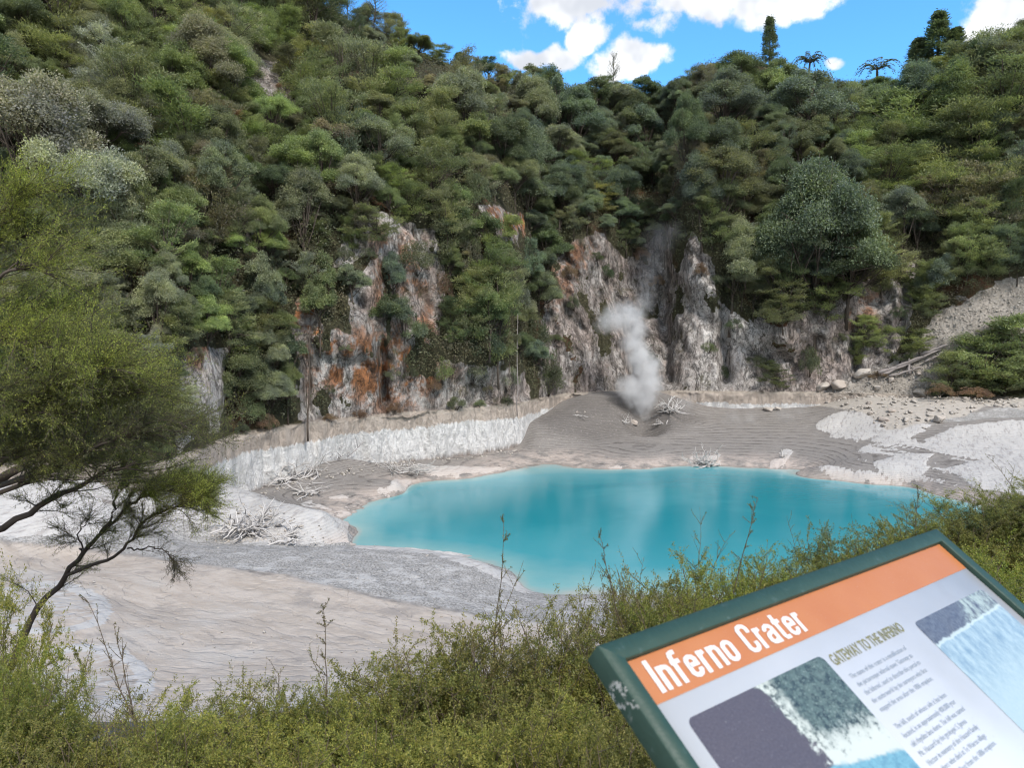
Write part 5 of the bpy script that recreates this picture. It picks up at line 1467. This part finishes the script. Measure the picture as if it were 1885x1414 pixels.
M_OLIVE = plain('olive_lettering', (.17, .16, .07), .5, .4, .1, 60)
M_GREY = plain('grey_lettering', (.27, .30, .33), .5, .4, .1, 60)
hx, hy = uv(1541, 1224); hx2, hy2 = uv(1671, 1161); _, hyt = uv(1528, 1203)
capsz = (hyt - hy) / .72
me, wd = text_mesh(['GATEWAY TO THE INFERNO'], capsz, 0, 0, 1., 1., capsz * .018)
k = (hx2 - hx) / wd
for vv in me.vertices: vv.co.x = vv.co.x * k + hx; vv.co.y += hy
sobj('heading_lettering', me, M_OLIVE, panel, -.0028)
bx, by = uv(1570, 1247)
bx2, by2 = uv(1738, 1222)
L1 = ['The name of this crater is a modification of', "the picturesque infernal name 'Gateway to", "the Inferno', used to describe this portal to", 'the underworld by the surveyors who first', 'mapped the area after the 1886 eruption.', '',
      'The hill, south of whose side it has been', 'located, is an approximately 400,000 year', 'old rhyolite lava dome. The hill was named', 'Mt. Haszard by the geologist S. James', 'Hector in memory of the Haszard family', 'members who died at Te Wairoa village', 'under the fallout from the 1886 eruption.']
bx3, by3 = uv(1628, 1306)
lead = abs(by3 - by) / 4
sz = lead * .80
me, wd = text_mesh(L1, sz, 0, 0, lead / sz, 1.)
colw = uv(1697, 1187)[0] - bx
k = min(.9, .215 / wd)
for vv in me.vertices: vv.co.x = vv.co.x * k + bx; vv.co.y += by - sz * .1
sobj('body_lettering', me, M_GREY, panel, -.0028)


def side(m, xx, yy, a, b_):
    """signed distance (metres on the board) from the line through two pixels of the photograph's board; + is to its left"""
    (x0_, y0_), (x1_, y1_) = uv(*a), uv(*b_)
    L_ = math.hypot(x1_ - x0_, y1_ - y0_); nx, ny = -(y1_ - y0_) / L_, (x1_ - x0_) / L_
    return m.math('ADD', m.math('MULTIPLY', xx, nx), m.math('MULTIPLY_ADD', yy, ny, -(nx * x0_ + ny * y0_)))


def photo1(m, tc):
    """crater print: dark slate rock face, bush and a pale track on the other side, pool at the bottom"""
    s = m.n('ShaderNodeSeparateXYZ'); m.set(s.inputs[0], tc)
    fine_ = m.noise(tc, 330, 8, .75); med = m.noise(tc, 90, 8, .75)
    wx = m.noise(tc, 55, 7, .7); wy = m.noise(m.vmul(tc, (1.3, 1.1, 1)), 48, 7, .7)
    xx = m.math('ADD', s.outputs[0], m.math('MULTIPLY_ADD', wx, .07, -.035)); yy = m.math('ADD', s.outputs[1], m.math('MULTIPLY_ADD', wy, .05, -.025))
    c = m.mix(m.sstep(fine_, .3, .7), (.055, .049, .062), (.088, .080, .098))
    c = m.mix(m.math('MULTIPLY', m.sstep(m.noise(m.vmul(tc, (1, 2.6, 1)), 60, 7, .75), .60, .70), .4), c, (.22, .23, .26))
    tr = m.mix(m.sstep(med, .36, .60), (.016, .030, .036), (.085, .125, .115))
    tr = m.mix(m.sstep(fine_, .53, .64), tr, (.24, .29, .25))
    face = side(m, xx, yy, (1385, 1250), (1515, 1385))          # edge of the slate face
    track = m.math('MULTIPLY', m.sstep(face, -.004, .004), m.sstep(face, .034, .006))
    tr = m.mix(m.math('MULTIPLY', track, m.sstep(med, .38, .55)), tr, (.46, .49, .44))
    low = side(m, xx, yy, (1640, 1305), (1500, 1365))            # pale ground below the bush
    tr = m.mix(m.math('MULTIPLY', m.sstep(low, -.03, .02), m.sstep(m.math('ADD', med, m.math('MULTIPLY', low, 6.)), .42, .56)), tr, (.44, .47, .43))
    c = m.mix(m.sstep(face, -.004, .003), c, tr)
    pool = side(m, xx, m.math('MULTIPLY_ADD', wy, .012, m.math('ADD', s.outputs[1], -.006)), (1672, 1374), (1445, 1432))
    c = m.mix(m.sstep(pool, -.002, .004), c, m.mix(m.sstep(med, .35, .65), (.085, .20, .27), (.15, .32, .38)))
    return c


def photo2(m, tc):
    """lake print: dim wooded wall above, steaming pale blue water below"""
    s = m.n('ShaderNodeSeparateXYZ'); m.set(s.inputs[0], tc)
    fine_ = m.noise(m.vmul(tc, (1.5, .6, 1)), 200, 8, .75); med = m.noise(m.vmul(tc, (1, .4, 1)), 75, 8, .75); wy = m.noise(tc, 50, 7, .7)
    xx = m.math('ADD', s.outputs[0], m.math('MULTIPLY_ADD', med, .05, -.025)); yy = m.math('ADD', s.outputs[1], m.math('MULTIPLY_ADD', wy, .018, -.009))
    c = m.mix(m.sstep(fine_, .36, .64), (.055, .06, .085), (.13, .15, .18))
    rt = side(m, xx, s.outputs[1], (1760, 1090), (1800, 1180))
    c = m.mix(m.math('MULTIPLY', m.sstep(rt, -.01, .01), m.sstep(med, .40, .58)), c, (.30, .36, .34))
    wl_ = side(m, s.outputs[0], yy, (1800, 1140), (1725, 1188))
    w_ = m.mix(m.sstep(med, .3, .7), (.14, .22, .29), (.33, .42, .45))
    w_ = m.mix(m.sstep(wl_, .03, .12), w_, m.mix(fine_, (.22, .33, .37), (.40, .46, .47)))
    c = m.mix(m.sstep(wl_, -.003, .003), c, w_)
    c = m.mix(m.math('MULTIPLY', m.sstep(m.math('ABSOLUTE', wl_), .004, .001), .8), c, (.42, .49, .48))
    return c


P1 = uv(1265, 1323); P1b = uv(1503, 1207)
P2 = uv(1684, 1145); P2b = uv(1805, 1083)
M_PH1 = print_mat('crater_print', photo1); M_PH2 = print_mat('lake_print', photo2)
p1w = P1b[0] - P1[0] + .012
p1 = sobj('photo_print', sheet(P1[0], P1[0] + p1w, P1[1] - .20, P1[1], .010), M_PH1, panel, -.0030); p1['label'] = 'dark slate printed photo beside the body text'
p2 = sobj('photo_print', sheet(P2[0], P2[0] + .26, P2[1] - .34, P2[1], .010), M_PH2, panel, -.0030); p2['label'] = 'pale blue printed lake photo at the board corner'
me, wd = text_mesh(['Inferno Crater after the eruption'], .0052, P1[0] + p1w - .075, P1[1] - .193, 1., .6)
sobj('caption_lettering', me, M_OLIVE, p1, .0004)
mb = MB()
for dx in (-.25, .25):
    c0 = np.array([u[0] * dx, u[1] * dx, 0]); zt = float(ctr[2] - gz - .05)
    mb_ = MB(); mb_.tube([c0 + [0, 0, -.3], c0 + [0, 0, zt * .5], c0 + [0, 0, zt]], .03, 10)
    o = mb_.obj('post', M_FRAME, sroot, True)

# ------------------------------------------------------------------ light, sky, camera
SUN = Vector((.36, -.62, .80)).normalized()
el = math.asin(SUN.z); az = math.atan2(SUN.x, SUN.y)
sun = bpy.data.lights.new('sun', 'SUN'); sun.energy = 1.9; sun.angle = math.radians(10.); sun.color = (1, .96, .91)
so = bpy.data.objects.new('sun', sun); COL.objects.link(so); so.rotation_euler = (-SUN).to_track_quat('-Z', 'Y').to_euler(); so.location = (20, -20, 60)
w = bpy.data.worlds.new('World'); scene.world = w; w.use_nodes = True
t = w.node_tree; t.nodes.clear()
class WN(NT):
    def __init__(s, tree): s.t = tree
W = WN(t)
sky = W.n('ShaderNodeTexSky', sky_type='NISHITA'); sky.sun_disc = False; sky.sun_elevation = el; sky.sun_rotation = az; sky.altitude = 300; sky.air_density = 1.; sky.dust_density = .3; sky.ozone_density = 2.5
gen = W.n('ShaderNodeTexCoord').outputs['Generated']
nrm = W.n('ShaderNodeVectorMath', operation='NORMALIZE'); W.set(nrm.inputs[0], gen); dirv = nrm.outputs[0]
CL = [(1050, 2, 105, 50, 1.), (1000, 103, 78, 22, .9), (1380, -18, 250, 46, 1.), (1440, 15, 90, 24, .7), (1160, 112, 70, 34, 1.), (1210, 48, 42, 22, .75), (1848, 30, 80, 50, 1.), (1535, 112, 20, 14, .6), (1080, 55, 42, 32, .9), (690, -5, 40, 14, .5)]
bias = None
wn = W.n('ShaderNodeTexNoise', {'Scale': 9., 'Detail': 3., 'Roughness': .6}); W.set(wn.inputs['Vector'], dirv)
wv = W.n('ShaderNodeVectorMath', operation='MULTIPLY_ADD'); W.set(wv.inputs[0], wn.outputs['Color']); wv.inputs[1].default_value = (.07, .07, .07)
wa = W.n('ShaderNodeVectorMath', operation='SUBTRACT'); W.set(wa.inputs[0], dirv); wa.inputs[1].default_value = (.035, .035, .035); W.set(wv.inputs[2], wa)
for (cx, cy, rx, ry, k) in CL:
    d0 = P(cx, cy, 1.) - np.array([0, 0, CAMZ]); ln = np.linalg.norm(d0); d0 /= ln
    df = W.n('ShaderNodeVectorMath', operation='SUBTRACT'); W.set(df.inputs[0], wv); df.inputs[1].default_value = tuple(d0)
    sc = W.n('ShaderNodeVectorMath', operation='MULTIPLY'); W.set(sc.inputs[0], df); sc.inputs[1].default_value = (F / rx * ln, F / rx * ln * .5, F / ry * ln)
    le = W.n('ShaderNodeVectorMath', operation='LENGTH'); W.set(le.inputs[0], sc)
    vv = W.math('MULTIPLY', W.sstep(le.outputs['Value'], 1.45, .35), k)
    bias = vv if bias is None else W.math('MAXIMUM', bias, vv)
cn = W.noise(dirv, 22., 6, .6)
gnr = W.math('MULTIPLY', W.sstep(W.noise(dirv, 3.2, 4, .6), .36, .50), W.sstep(W.n('ShaderNodeSeparateXYZ', {0: dirv}).outputs['Y'], .3, -.1))   # unseen scattered cloud added over the rest of the sky for white fill
cov = W.math('MAXIMUM', W.sstep(W.math('ADD', bias, W.math('MULTIPLY_ADD', cn, 1.9, -1.0)), .25, .70), gnr)
cshade = W.sstep(W.noise(dirv, 14., 3, .6), .3, .75)
ccol = W.mix(cshade, (2.2, 2.32, 2.55), (4.2, 4.2, 4.2))
skyc = W.mix(1., sky.outputs[0], (.38, .75, .98), 'MULTIPLY')
col = W.mix(cov, skyc, ccol)
bg = W.n('ShaderNodeBackground', {'Strength': .15}); W.set(bg.inputs['Color'], col)
wo = W.n('ShaderNodeOutputWorld'); W.set(wo.inputs['Surface'], bg)

cam = bpy.data.cameras.new('camera'); co = bpy.data.objects.new('camera', cam); COL.objects.link(co)
cam.sensor_width = 36; cam.lens = 36 * F / 1885; cam.clip_end = 3000; cam.clip_start = .02
co.location = (0, 0, CAMZ); co.rotation_euler = (math.pi / 2 - PITCH, 0, 0)
cam.dof.use_dof = True; cam.dof.focus_distance = 40; cam.dof.aperture_fstop = 9.0
scene.camera = co
vs_ = scene.view_settings; vs_.view_transform = 'Standard'; vs_.look = 'None'; vs_.gamma = 1; vs_.exposure = 1.2
cy_ = scene.cycles
cy_.max_bounces = 4; cy_.diffuse_bounces = 2; cy_.use_light_tree = False; cy_.adaptive_threshold = .02; scene.cycles.filter_width = 1.15; cy_.glossy_bounces = 2; cy_.transmission_bounces = 4; cy_.volume_bounces = 3; cy_.transparent_max_bounces = 4
cy_.volume_step_rate = .6; cy_.use_denoising = True
